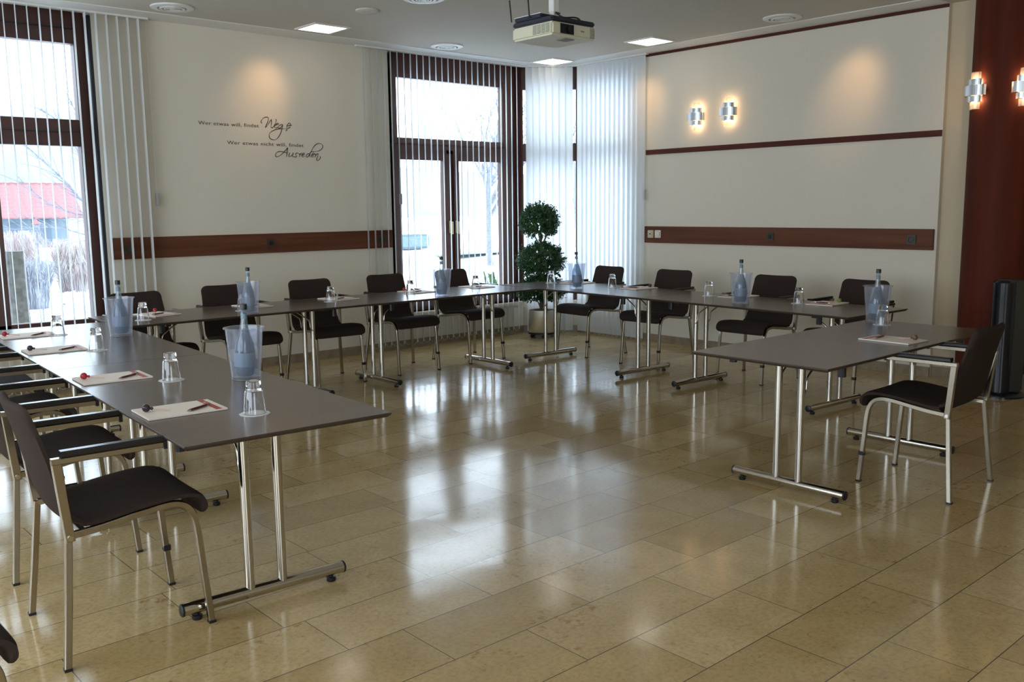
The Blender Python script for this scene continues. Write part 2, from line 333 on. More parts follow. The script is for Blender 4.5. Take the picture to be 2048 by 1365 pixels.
struct(MB().box(-3.3, 8.24, -3.3, -3.0, 0, .5).box(-3.3, 8.24, -3.3, -3.0, 2.95, ZC).box(-3.3, -2.4, -3.3, -3.0, .5, 2.95).box(0.2, 8.24, -3.3, -3.0, .5, 2.95).build('wall_back', M['wall']))  # unseen opening added here to brighten the room from behind
struct(MB().box(-3.3, -3.0, -3.0, YA, 0, .5).box(-3.3, -3.0, -3.0, YA, 2.95, ZC).box(-3.3, -3.0, -3.0, -.3, .5, 2.95).box(-3.3, -3.0, 6.7, YA, .5, 2.95).build('wall_far_left', M['wall']))  # wide unseen opening added to bring more daylight in from the left

def run(name, pts, w_, z0, z1, m):                         # a board following the walls on the room side
    b = MB()
    P = [Vector(p) for p in pts]
    offs = []
    for i, p in enumerate(P):
        ns = []
        for a, c in ((i-1, i), (i, i+1)):
            if 0 <= a and c < len(P):
                d = (P[c]-P[a]).normalized(); ns.append(Vector((d.y, -d.x)))
        nn = sum(ns, Vector((0, 0))); nn.normalize(); k = 1/max(0.3, nn.dot(ns[0]))
        offs.append(p + nn*w_*k)
    for i in range(len(P)-1):
        b.prism([tuple(P[i]), tuple(P[i+1]), tuple(offs[i+1]), tuple(offs[i])], z0, z1)
    return struct(b.build(name, m))
PATH = [(-3.0, YA), tuple(PA), tuple(PB), (XB, 3.455)]
run('baseboard_left', PATH[:2], 0.018, 0, 0.085, M['base_stone'])
run('baseboard_corner', PATH[1:3], 0.018, 0, 0.085, M['base_stone'])
run('baseboard_right', PATH[2:], 0.018, 0, 0.085, M['base_stone'])
run('baseboard_recess', [(XB+0.05, 3.455), (XB+0.05, -3.0)], 0.018, 0, 0.09, M['base_stone'])
run('trim_1', PATH, 0.30, ZC-0.008, ZC, M['white_trim'])                                   # border board under the ceiling, white to imitate the window-lit band there
struct(MB().box(XB-0.012, XB, 3.455, 7.66, ZC-0.036, ZC-0.010).build('trim_2', M['strip_wood']))
struct(MB().box(2.70, 5.575, YA-0.022, YA, 1.094, 1.278).build('trim_3', M['rail_wood'], bevel=0.003))
struct(MB().box(XB-0.022, XB, 3.475, 6.66, 1.098, 1.278).build('trim_4', M['rail_wood'], bevel=0.003))
struct(MB().box(XB-0.014, XB, 3.457, 6.66, 2.052, 2.105).build('trim_5', M['strip_wood'], bevel=0.002))
struct(MB().box(W2[0]-0.01, 7.43, YA-0.05, YA+0.12, 0.335, 0.38).build('trim_6', M['sill_stone'], bevel=0.004))
struct(MB().box(W1[0], W1[1]+0.02, YA-0.03, YA+0.12, 0.48, 0.52).build('trim_7', M['sill_stone'], bevel=0.004))

# windows: u runs along the wall, v outwards, z up
def window(name, org, ax, out, members, sashes, panes, seals=()):
    A = Vector((*ax, 0)); O = Vector((*out, 0)); G = Vector((*org, 0))
    m4 = Matrix((A, O, Vector((0, 0, 1)))).transposed().to_4x4(); m4.translation = G
    f = MB()
    for u0, u1, z0, z1 in members: f.box(u0, u1, 0.10, 0.20, z0, z1)
    fr = struct(f.xf(m4).build(name, M['frame_wood'], bevel=0.004))
    for u0, u1, z0, z1, t in sashes:
        s = MB(); s.box(u0, u0+t, 0.075, 0.16, z0, z1).box(u1-t, u1, 0.075, 0.16, z0, z1).box(u0+t, u1-t, 0.075, 0.16, z0, z0+t).box(u0+t, u1-t, 0.075, 0.16, z1-t, z1)
        s.xf(m4).build('sash', M['frame_wood'], fr, bevel=0.004)
    for u0, u1, z0, z1 in panes:
        MB().box(u0, u1, 0.135, 0.141, z0, z1).xf(m4).build('pane', M['pane'], fr)
    for u0, u1, z0, z1 in seals: MB().box(u0, u1, 0.0, 0.12, z0, z1).xf(m4).build('seal', M['seal'], fr)
    return fr, m4
w1, m1 = window('window_1', (0, YA), (1, 0), (0, 1),
    [(-0.62, -0.50, .52, ZC), (0.62, 0.74, .52, ZC), (1.78, 1.90, .52, ZC), (2.545, 2.635, .52, ZC), (-0.5, 2.545, 2.875, ZC), (-0.5, 2.545, 2.045, 2.262), (-0.5, 2.545, .52, .595)],
    [], [(-0.50, 0.62, .595, 2.05), (0.74, 1.78, .595, 2.05), (1.90, 2.545, .595, 2.05), (-0.5, 0.62, 2.25, 2.88), (0.74, 1.78, 2.25, 2.88), (1.9, 2.545, 2.25, 2.88)],
    [(2.635, 2.66, .52, ZC-0.03)])
MB().box(-0.5, 2.545, 0.085, 0.10, 2.155, 2.162).box(-0.5, 2.545, 0.085, 0.10, 2.99, 2.998).xf(m1).build('groove_bead', M['seal'], w1)
w2, m2_ = window('window_2', (0, YA), (1, 0), (0, 1),
    [(5.60, 5.68, .38, ZC), (7.28, 7.45, .38, ZC), (5.68, 7.28, 2.93, ZC), (5.68, 7.28, 2.095, 2.195), (6.40, 6.50, .40, 2.14), (5.68, 7.28, .38, .43)],
    [(5.675, 7.285, 2.19, 2.935, 0.062), (5.675, 6.435, .42, 2.10, 0.078), (6.485, 7.285, .42, 2.10, 0.078)],
    [(5.73, 7.23, 2.25, 2.875), (5.75, 6.36, .50, 2.025), (6.56, 7.21, .50, 2.025)], [(5.583, 5.60, .38, ZC-0.03)])
for u in (6.415, 6.505):
    h = MB().box(u-0.014, u+0.014, 0.062, 0.075, 1.22, 1.36).xf(m2_); ho = h.build('handle', M['cream_plastic'], w2, bevel=0.003)
    MB().tube([(u, 0.075, 1.335), (u, 0.035, 1.335)], 0.009).box(u-0.011, u+0.011, 0.020, 0.042, 1.21, 1.35).xf(m2_).build('lever', M['cream_plastic'], ho, bevel=0.002)
hh = MB().box(1.80, 1.83, 0.085, 0.10, 1.02, 1.17).xf(m1).build('handle', M['cream_plastic'], w1, bevel=0.003)
MB().tube([(1.815, 0.10, 1.15), (1.815, 0.05, 1.15)], 0.009).box(1.803, 1.827, 0.03, 0.055, 1.0, 1.16).xf(m1).build('lever', M['cream_plastic'], hh, bevel=0.002)
LN = (PB-PA).length
struct(MB().prism([tuple(PA), (PA.x, PA.y+.22), (PA.x+.02, PA.y+.23), tuple(PA+cnn*.22)], .38, ZC).build('trim_8', M['frame_wood']))
struct(MB().prism([tuple(PB), tuple(PB+cnn*.22), (PB.x+.24, PB.y+.04), (PB.x+.22, PB.y)], .38, ZC).build('trim_9', M['frame_wood']))
w3, m3_ = window('window_3', tuple(PA), tuple(cn), tuple(cnn),
    [(0, .018, .38, ZC), (LN-.02, LN, .38, ZC), (.018, LN-.02, 2.87, ZC), (.018, LN-.02, 2.04, 2.25), (.018, LN-.02, .38, .46)], [],
    [(.018, LN-.02, .46, 2.04), (.018, LN-.02, 2.25, 2.87)])
w4, m4_ = window('window_4', (XB, W4[0]), (0, 1), (1, 0),
    [(0, .07, .38, ZC), (.80, .86, .38, ZC), (.07, .80, 2.87, ZC), (.07, .80, 2.04, 2.25), (.07, .80, .38, .46)], [],
    [(.07, .80, .46, 2.04), (.07, .80, 2.25, 2.87)])

# vertical blinds
def blind(name, label, p0, p1, n, angf, zb, weight_at=None, width=0.089, z_track=ZC-0.008, jit=3.0, skip=()):
    """slats hung along p0->p1; angf(i, x, y) = slat direction in degrees"""
    P0, P1 = Vector(p0), Vector(p1); d = (P1-P0).normalized(); side = Vector((-d.y, d.x))
    e = empty(name, (P0.x, P0.y, 0), 0, label, 'blind')
    L = (P1-P0).length
    q = [P0-P0 - d*0.04 - side*0.022, d*(L+0.04) - side*0.022, d*(L+0.04) + side*0.022, -d*0.04 + side*0.022]
    MB().prism([tuple(v) for v in q], z_track-0.016, z_track-0.001).build('headrail', M['white_trim'], e)
    ends = []
    for i in range(n):
        if i in skip: continue
        c = d*(L*(i+0.5)/n); a = R(angf(i, P0.x+c.x, P0.y+c.y) + random.uniform(-jit, jit))
        u = Vector((math.cos(a), math.sin(a))); v = Vector((-u.y, u.x)); b = MB(); pr = []
        for k in range(6):
            s = (k/5-0.5); pr.append(c + u*s*width + v*0.006*(1-4*s*s))
        tw = random.uniform(-0.4, 0.4)*0.01
        vs = [(p.x, p.y, z_track-0.020) for p in pr] + [(p.x+v.x*tw, p.y+v.y*tw, zb) for p in pr]
        b.add(vs, [(k, k+1, k+7, k+6) for k in range(5)])
        o = b.build('slat', M['blind'], e, smooth=60)
        ends.append(c + u*width*0.5)
    ch = MB()
    for a, c in zip(ends, ends[1:]):
        if (c-a).length > 0.25: continue
        pts = [(a.x+(c.x-a.x)*t, a.y+(c.y-a.y)*t, zb+0.022-0.05*(1-(2*t-1)**2)*0.8) for t in [k/8 for k in range(9)]]
        ch.tube(pts, 0.0016, 5)
    ch.build('link_chain', M['white_trim'], e, smooth=60)
    if weight_at:
        x, y, z = weight_at
        MB().box(x-P0.x-0.008, x-P0.x+0.008, y-P0.y-0.018, y-P0.y+0.018, z-0.055, z+0.055).build('cord_weight', M['grey_plastic'], e, bevel=0.003)
        MB().tube([(x-P0.x, y-P0.y, z+0.05), (x-P0.x, y-P0.y, z_track-0.03)], 0.0012, 5).build('pull_cord', M['white_trim'], e)
    return e
blind('vertical_blind', 'half open white vertical blind across the big window on the left', (-0.60, 8.08), (3.06, 8.08), 43, lambda i, x, y: 78+(x-2.1)*9, 0.055, (3.09, 8.09, 1.60), jit=2.5)
blind('vertical_blind', 'open white vertical blind before the two-casement window behind the far left row', (5.20, 8.08), (7.36, 8.08), 26, lambda i, x, y: 49 if x < 5.7 else 47.5-(x-5.7)*3, 0.055, (5.66, 8.09, 1.60), jit=2.0)
off = cnn*-0.075
blind('vertical_blind', 'closed white vertical blind across the slanted corner behind the topiary', tuple(PA+off+cn*0.06), tuple(PB+off-cn*0.075), 7, lambda i, x, y: math.degrees(math.atan2(cn.y, cn.x))+16, 0.03, width=0.098, jit=1.5)
blind('vertical_blind', 'closed white vertical blind on the right-hand wall beside the corner', (XB-0.075, 7.625), (XB-0.075, 6.64), 14, lambda i, x, y: -90+9, 0.03, (XB-0.06, 6.63, 1.62), width=0.098, jit=2.0)

# the wooden round column with its stone foot
COL = Vector((7.92, 2.955))
e = empty('column', (COL.x, COL.y, 0), 0); e['kind'] = 'structure'
MB().lathe([(0.262, 0.12), (0.262, ZC)], n=48).build('wooden_shaft', M['mahogany'], e, smooth=40)
MB().lathe([(0.268, 0), (0.268, 0.118), (0.264, 0.121)], n=48).build('stone_plinth', M['plinth'], e, smooth=40)

# sayings on the wall
def words(txt, x, z, size, sx):
    cu = bpy.data.curves.new('saying', 'FONT'); cu.body = txt; cu.size = size; cu.extrude = 0.0008; cu.offset = -0.0003; cu.space_character = 1.08
    o = bpy.data.objects.new('t', cu); C.objects.link(o); dg = bpy.context.evaluated_depsgraph_get()
    me = bpy.data.meshes.new_from_object(o.evaluated_get(dg)); bpy.data.objects.remove(o)
    w_ = max(v.co.x for v in me.vertices)
    me.transform(Matrix.Translation((x, YA-0.0015, z)) @ Matrix.Rotation(PI/2, 4, 'X') @ Matrix.Diagonal((sx/w_, 1, 1, 1)))
    me.materials.clear(); me.materials.append(M['letter']); return me
WEGE=[[(4.146,2.311),(4.136,2.319),(4.140,2.334),(4.162,2.357),(4.186,2.368),(4.203,2.368),(4.212,2.360),(4.208,2.335),(4.192,2.301),(4.177,2.271),(4.199,2.292),(4.235,2.340),(4.244,2.345),(4.241,2.315),(4.236,2.285),(4.242,2.272),(4.256,2.278),(4.278,2.308),(4.293,2.340),(4.290,2.355)],[(4.277,2.298),(4.301,2.305),(4.317,2.313),(4.310,2.319),(4.295,2.313),(4.277,2.293),(4.274,2.277),(4.286,2.272),(4.307,2.281)],[(4.360,2.306),(4.343,2.307),(4.318,2.292),(4.312,2.276),(4.324,2.272),(4.342,2.284),(4.360,2.304),(4.352,2.278),(4.336,2.234),(4.309,2.190),(4.280,2.165),(4.253,2.161),(4.223,2.171),(4.212,2.195),(4.222,2.223),(4.257,2.248),(4.306,2.264),(4.362,2.269),(4.396,2.268),(4.402,2.260),(4.388,2.250)],[(4.403,2.298),(4.426,2.301),(4.442,2.315),(4.438,2.324),(4.423,2.322),(4.405,2.302),(4.399,2.285),(4.404,2.276),(4.421,2.278),(4.438,2.291)],[(4.433,2.303),(4.454,2.307)]]
AUSREDEN=[[(4.401,2.093),(4.372,2.063),(4.335,2.030),(4.300,2.008),(4.279,2.003),(4.269,2.011),(4.272,2.032),(4.292,2.049),(4.323,2.055),(4.371,2.047),(4.399,2.042)],[(4.401,2.093),(4.392,2.051),(4.383,2.006)],[(4.420,2.045),(4.408,2.020),(4.411,2.009),(4.425,2.011),(4.447,2.027),(4.457,2.046),(4.447,2.018),(4.452,2.009),(4.461,2.012)],[(4.506,2.045),(4.487,2.041),(4.483,2.028),(4.493,2.016),(4.485,2.007),(4.464,2.008)],[(4.515,2.042),(4.526,2.033),(4.525,2.017),(4.521,2.008)],[(4.525,2.023),(4.540,2.041),(4.551,2.046)],[(4.550,2.024),(4.568,2.031),(4.580,2.043),(4.569,2.047),(4.554,2.034),(4.550,2.018),(4.560,2.009),(4.581,2.019)],[(4.634,2.042),(4.616,2.042),(4.597,2.025),(4.596,2.012),(4.611,2.010),(4.633,2.033),(4.649,2.059),(4.673,2.097),(4.704,2.130),(4.741,2.146),(4.770,2.142),(4.784,2.124),(4.776,2.098),(4.745,2.076),(4.700,2.065),(4.657,2.064),(4.641,2.046),(4.636,2.020),(4.647,2.011)],[(4.659,2.027),(4.677,2.034),(4.686,2.046),(4.678,2.052),(4.663,2.039),(4.655,2.021),(4.665,2.010),(4.680,2.018)],[(4.692,2.044),(4.701,2.035),(4.692,2.008)],[(4.699,2.027),(4.722,2.045),(4.730,2.042),(4.720,2.013),(4.710,1.994),(4.715,1.981),(4.730,1.983),(4.749,2.001),(4.753,2.020)]]

q = empty('wall_lettering', (0, 0, 0), 0, 'dark German saying in two lines lettered on the left wall', 'wall lettering')
for nm, me in (('printed_line', words('Wer etwas will, findet', 3.526, 2.268, 0.047, 0.585)), ('printed_line', words('Wer etwas nicht will, findet', 3.788, 2.104, 0.047, 0.785))):
    o = bpy.data.objects.new(nm, me); C.objects.link(o); o.parent = q
for nm, S_ in (('script_word', WEGE), ('script_word', AUSREDEN)):
    b = MB()
    for st in S_:
        pts = catmull([(x, YA-0.001, z) for x, z in st], 4); n = len(pts)
        b.sweep(pts, [(-.0042, -.001), (.0042, -.001), (.0042, .001), (-.0042, .001)], None, [0.55+0.6*abs(math.sin(i*0.23)) for i in range(n)]) if False else b.tube(pts, 0.0036, 6, [0.55+0.55*abs(math.sin(1+i*0.21)) for i in range(n)])
    b.build(nm, M['letter'], q)

# sockets and switches on the wooden rails
def plate(name, label, cat, loc, rz, m, kind):
    e = empty(name, loc, rz, label, cat)                    # front looks along local -y
    MB().box(-.041, .041, -.012, 0, -.041, .041).build('cover_plate', m, e, bevel=0.004)
    if kind == 'socket':
        MB().lathe([(.027, 0), (.027, .004), (.021, .0045), (.020, -.004)], n=24).xf(Matrix.Translation((0, -.011, 0)) @ Matrix.Rotation(PI/2, 4, 'X')).build('socket_insert', M['black'], e)
    elif kind == 'data':
        MB().box(-.018, .018, -.017, -.011, -.020, .020).build('socket_insert', M['black'], e, bevel=0.002)
    elif kind == 'rocker':
        MB().box(-.029, .029, -.017, -.011, -.029, .029).build('rocker', m, e, bevel=0.003)
    else:
        MB().box(-.029, .029, -.016, -.011, -.029, .029).build('rocker', m, e, bevel=0.003); MB().box(-.008, .008, -.020, -.015, -.006, .006).build('key_slot', M['black'], e)
    return e
plate('wall_socket', 'bronze wall socket half hidden behind the slats at the left end of the rail', 'socket', (2.835, YA-.022, 1.178), 0, M['bronze_plastic'], 'socket')
plate('wall_socket', 'bronze wall socket in the middle of the rail below the saying', 'socket', (4.165, YA-.022, 1.188), 0, M['bronze_plastic'], 'data')
plate('wall_socket', 'bronze wall socket on the rail just left of the two-casement window', 'socket', (5.43, YA-.022, 1.183), 0, M['bronze_plastic'], 'socket')
plate('wall_switch', 'cream switch with a dark centre at the left end of the right rail', 'switch', (XB-.022, 6.565, 1.195), -PI/2, M['cream_plastic'], 'key')
plate('wall_switch', 'plain white switch on the right rail beside the cream one', 'switch', (XB-.022, 6.465, 1.195), -PI/2, M['white_plastic'], 'rocker')
plate('wall_socket', 'bronze wall socket in the middle of the right-hand rail', 'socket', (XB-.022, 5.06, 1.19), -PI/2, M['bronze_plastic'], 'data')
plate('wall_socket', 'bronze wall socket at the right end of the right-hand rail', 'socket', (XB-.022, 3.66, 1.185), -PI/2, M['bronze_plastic'], 'socket')

# ceiling fittings
def make_panel():
    e = empty('ceiling_light', (0, 0, 0), 0, None, 'ceiling light')
    a, b_ = 0.185, 0.160
    f = MB(); f.box(-a, a, -a, -b_, -.012, 0).box(-a, a, b_, a, -.012, 0).box(-a, -b_, -b_, b_, -.012, 0).box(b_, a, -b_, b_, -.012, 0).build('frame', M['white_trim'], e, bevel=0.002)
    MB().box(-b_, b_, -b_, b_, -.010, -.004).build('diffuser', M['panel_light'], e)
    return e
pan = Proto(make_panel)
ZL = ZC
for x, y, lab in [(4.49, 7.57, 'square lit ceiling panel above the saying on the left wall'), (7.49, 7.66, 'square lit ceiling panel nearest the slanted window corner'), (7.37, 6.15, 'square lit ceiling panel to the right of the projector')]:
    pan.put((x, y, ZL), 0, lab, 'ceiling light panels')
def wash(x, y, tx, ty, tz, en, size=38):
    l = bpy.data.lights.new('halogen_wall_spot', 'SPOT'); l.energy = en; l.color = (1.0, 0.60, 0.30); l.spot_size = R(size); l.spot_blend = 1.0; l.shadow_soft_size = 0.12
    o = bpy.data.objects.new('halogen_wall_spot', l); C.objects.link(o); o.location = (x, y, ZC-0.03)
    o.rotation_euler = (Vector((tx, ty, tz))-o.location).to_track_quat('-Z', 'Y').to_euler()
wash(4.36, 7.62, 4.16, YA, 2.62, 12, 56); wash(7.42, 6.40, XB, 6.66, 2.60, 12, 52); wash(7.38, 4.05, XB, 4.26, 2.56, 13, 52)
def make_vent():
    e = empty('ceiling_vent', (0, 0, 0), 0, None, 'ceiling vent')
    MB().lathe([(.168, -.001), (.166, -.010), (.150, -.016), (.116, -.016), (.112, -.002)], n=48, closed=True).build('outer_ring', M['white_trim'], e, smooth=30)
    b = MB()
    for r, w_ in ((.098, .020), (.064, .013), (.042, .010)): b.lathe([(r, -.006), (r, -.020), (r-w_, -.020), (r-w_, -.006)], n=36, closed=True)
    b.lathe([(.022, -.004), (.022, -.020), (.001, -.020)], n=24)
    for k in range(12): a = 2*PI*k/12; b.add([(.02*math.cos(a-.03), .02*math.sin(a-.03), -.008), (.112*math.cos(a-.008), .112*math.sin(a-.008), -.008), (.112*math.cos(a+.008), .112*math.sin(a+.008), -.008), (.02*math.cos(a+.03), .02*math.sin(a+.03), -.008)], [(0, 1, 2, 3)])
    b.build('louvre_rings', M['white_trim'], e, smooth=30)
    MB().lathe([(.113, -.001), (.113, -.003)], n=32).build('back_plate', M['seal'], e)
    return e
ven = Proto(make_vent)
for x, y, lab in [(5.95, 7.62, 'round white ceiling vent between the saying and the window corner'), (3.11, 7.56, 'round white ceiling vent at the top left above the big window'), (7.39, 4.67, 'round white ceiling vent near the right-hand wall'), (4.49, 6.03, 'round white ceiling vent cut by the top edge left of the projector')]:
    ven.put((x, y, ZC), 0, lab, 'round ceiling vents')
tag(MB().lathe([(.10, 0), (.10, -.010), (.085, -.018), (.001, -.020)], n=36).build('ceiling_speaker', M['ceiling'], smooth=40), 'flat round cover on the ceiling left of the projector', 'ceiling cover').location = (4.40, 6.69, ZC)

# wall lamps
def make_sconce():
    e = empty('wall_lamp', (0, 0, 0), 0, None, 'wall lamp')       # wall at x = 0, looks along +x
    MB().lathe([(.055, 0), (.055, .010)], n=20).xf(Matrix.Rotation(PI/2, 4, 'Y')).build('back_plate', M['alu'], e)
    MB().tube([(.0, 0, 0), (.045, 0, 0)], 0.008).build('bracket', M['alu'], e)
    MB().lathe([(.024, -.135), (.024, .135), (.021, .135), (.021, -.135)], (.052, 0, 0), 12, closed=True).build('glass_tube', M['tube_glass'], e)
    for z in (-.075, .075): MB().lathe([(.001, -.022), (.009, -.016), (.011, 0), (.009, .016), (.001, .022)], (.050, 0, z), 10).build('bulb', M['bulb'], e, smooth=60)
    for z0, z1, w_, dp in ((-.041, .041, .100, .070), (.041, .088, .066, .056), (-.088, -.041, .066, .056), (.089, .142, .044, .040), (-.145, -.089, .044, .040)):
        pts = []
        for k in range(17):
            a = -PI/2 + PI*k/16; pts.append((.034 + dp*math.cos(a)**0.8 if abs(math.cos(a)) > 1e-3 else .034, w_*math.sin(a)))
        inn = [(x-0.003*(0.2+math.cos(-PI/2+PI*k/16)), y*0.96) for k, (x, y) in enumerate(pts)]
        vs = [(x, y, z) for z in (z0+.0015, z1-.0015) for x, y in pts+inn[::-1]]; n = len(pts)*2
        MB().add(vs, [tuple(range(n, 2*n)), tuple(reversed(range(n)))] + [(i, (i+1) % n, n+(i+1) % n, n+i) for i in range(n)]).build('shade_band', M['tube_glass'] if abs(z0+z1) > .2 else M['alu'], e)
    return e
sco = Proto(make_sconce)
for (x, y, z, a, lab) in [(XB, 5.97, 2.405, PI, 'tiered metal wall lamp, left of the pair on the white right wall'), (XB, 5.575, 2.425, PI, 'tiered metal wall lamp, right of the pair on the white right wall'),
        (COL.x+.262*math.cos(R(153.5)), COL.y+.262*math.sin(R(153.5)), 2.365, R(153.5), 'tiered metal wall lamp on the left edge of the wooden column'),
        (COL.x+.262*math.cos(R(224)), COL.y+.262*math.sin(R(224)), 2.365, R(224), 'tiered metal wall lamp on the right face of the wooden column')]:
    sco.put((x, y, z), a, lab, 'tiered wall lamps')
    for dz in (-.075, .075):
        l = bpy.data.lights.new('lamp_bulb', 'POINT'); l.energy = 0.85; l.color = (1.0, 0.72, 0.46); l.shadow_soft_size = 0.008
        o = bpy.data.objects.new('lamp_bulb', l); C.objects.link(o); o.location = (x+.036*math.cos(a), y+.036*math.sin(a), z+dz)

# projector on its ceiling pole
e = empty('projector', (3.95, 4.03, 2.47), 0, 'ivory projector hanging from a white ceiling pole', 'projector')
MB().box(-.18, .18, -.17, .17, 0, .075).build('body', M['projector'], e, bevel=0.011)
MB().box(-.178, .178, -.168, .168, .076, .105).build('top_cover', M['projector_top'], e, bevel=0.008)
MB().box(-.115, -.010, -.176, -.168, .012, .066).build('lens_recess', M['lens'], e)
MB().lathe([(.020, 0), (.020, .012), (.016, .012), (.001, .009)], n=20).xf(Matrix.Translation((-.048, -.175, .038)) @ Matrix.Rotation(PI/2, 4, 'X')).build('lens', M['lens'], e, smooth=50)
b = MB()
for k in range(4): b.box(-.1835, -.1795, -.130+.0*k, .0, 0, 0) if False else None
for k in range(4):
    for j in range(7): b.box(-.183, -.179, -.150+k*.036, -.150+k*.036+.029, .016+j*.0075, .0195+j*.0075)
b.build('side_vent', M['vent'], e)
b = MB()
for k in range(2):
    for j in range(8): b.box(.132+k*.019, .147+k*.019, -.173, -.169, .010+j*.0075, .0135+j*.0075)
b.build('front_vent', M['vent'], e)
b = MB()
for k in range(5): b.box(.052+k*.0062, .0565+k*.0062, -.1715, -.1695, .036, .043)
b.build('maker_mark', M['vent'], e)
MB().box(-.03, .05, -.12, -.05, -.004, .002).build('foot', M['vent'], e)
MB().box(-.05, .05, -.05, .05, .105, .125).box(-.02, .02, -.02, .02, .12, .17).build('mount_plate', M['white_trim'], e, bevel=0.003)
MB().box(-.022, .022, -.022, .022, .165, ZC-2.47).build('mount_pole', M['white_trim'], e, bevel=0.003)
MB().tube(catmull([(.03, -.02, .16), (-.04, -.06, .15), (-.02, -.10, .12), (.06, -.12, .125), (.14, -.08, .118), (.16, .02, .108)]), .005, 6).build('cable', M['black'], e, smooth=60)
r_ = empty('wireless_router', (3.83, 4.05, 2.578), 0, 'small dark router with two aerials lying on the projector', 'router')
MB().box(-.055, .055, -.09, .13, 0, .022).build('housing', M['projector_top'], r_, bevel=0.003)
MB().box(-.056, .056, -.092, .132, .0225, .026).build('lid', M['white_trim'], r_, bevel=0.001)
for x, y, dx in ((-.05, .15, -.006), (-.05, -.005, -.002)): MB().tube([(x-.012, y, .005), (x-.012+dx, y+.01, .13)], .0045, 8).build('aerial', M['black'], r_, smooth=60)

# ------------------------------------------------------------------ tables
TL, TZ = 1.91, 0.74
def make_table(TW):
    e = empty('folding_table', (0, 0, 0), 0, None, 'table')       # x along the table, y across
    h, w_ = TL/2, TW/2
    b = MB()
    def ring(i, z): return [(-h+i, -w_+i, z), (h-i, -w_+i, z), (h-i, w_-i, z), (-h+i, w_-i, z)]
    vs = ring(0.0015, TZ) + ring(0, TZ-.0015) + ring(0, TZ-.006) + ring(.012, TZ-.018)
    fs = [(0, 1, 2, 3), (15, 14, 13, 12)] + [(k*4+i, k*4+(i+1) % 4, k*4+4+(i+1) % 4, k*4+4+i) for k in range(3) for i in range(4)]
    top = b.add(vs, fs).build('tabletop', M['table'], e)
    top.data.materials.append(M['table_edge'])
    for p in top.data.polygons:
        if p.normal.z < 0.9: p.material_index = 1
    z0 = TZ-.018
    for sx in (-1, 1):
        x = sx*.63
        f = MB().tube([(x, -.325, .047), (x, .325, .047)], .0235, 16).build('foot_bar', M['chrome'], e, smooth=40)
        for sy in (-1, 1):
            MB().lathe([(.0245, 0), (.0245, .007), (.020, .010)], n=16).xf(Matrix.Translation((x, sy*.325, .047)) @ Matrix.Rotation(-sy*PI/2, 4, 'X')).build('end_cap', M['black'], f, smooth=40)
            MB().lathe([(.017, 0), (.019, .004), (.019, .016), (.008, .018), (.008, .030)], (x, sy*.275, 0), 14).build('glide', M['black'], f, smooth=40)
        for sy in (-1, 1):
            y = sy*.066
            MB().tube([(x, y, .05), (x, y, z0-.012)], .019, 16).build('leg_post', M['chrome'], e, smooth=40)
            P = catmull([(x-sx*.004, y+sy*.012, .525), (x-sx*.024, y+sy*.012, .548), (x-sx*.034, y+sy*.010, .60), (x-sx*.06, y+sy*.01, .632), (x-sx*.19, y+sy*.012, z0-.006)], 5)
            MB().tube(P, .0058, 8).build('folding_strut', M['chrome'], e, smooth=50)
            MB().bar([(x+sx*.055, sy*(w_-.075), z0-.062), (x+sx*.055, sy*(w_-.075), z0)], .036, .036, (1, 0, 0), .5).build('stacking_bumper', M['black'], e)
        MB().box(x-.018, x+.018, -.30, .30, z0-.022, z0-.004).build('cross_rail', M['black'], e)
        MB().box(x-.03, x+.03, -.10, .10, z0-.028, z0).build('hinge_plate', M['nickel'], e, bevel=.003)
    MB().box(-.63, .63, -.012, .012, z0-.02, z0-.003).build('under_beam', M['black'], e)
    return e
tab = Proto(lambda: make_table(.78))
def along(x, y, deg, d, perp):                     # a point d along a row that starts at (x, y), perp to its right
    a = R(deg); u = Vector((math.sin(a), math.cos(a))); r = Vector((u.y, -u.x)); p = Vector((x, y)) + u*d + r*perp; return p
AL, AB = 3.4, 3.0
L1 = along(1.523, 2.855, AL, TL/2, 0); L2 = along(1.523, 2.855, AL, TL*1.5+.002, 0)
B1 = along(5.79, 3.08, AB, TL/2, .39); B2 = along(5.79, 3.08, AB, TL*1.5+.004, .39)
tab.put((L1.x, L1.y, 0), R(90-AL), 'taupe folding table closest to the viewer on the left', 'folding tables')
tab.put((L2.x, L2.y, 0), R(90-AL), 'taupe folding table on the left, the one next to the big window', 'folding tables')
tab.put((3.085, 6.665, 0), 0, 'taupe folding table parallel to the left wall, below the saying', 'folding tables')
tab.put((4.995, 6.655, 0), 0, 'taupe folding table in front of the two-casement window', 'folding tables')
tab.put((B1.x, B1.y, 0), R(90-AB), 'taupe folding table parallel to the right wall, nearer the wooden column', 'folding tables')
tab.put((B2.x, B2.y, 0), R(90-AB), 'taupe folding table parallel to the right wall, in the corner by the topiary', 'folding tables')
tab.put((4.835, 2.545, 0), 0, 'taupe folding table in the right foreground with the single chair beside it', 'folding tables')

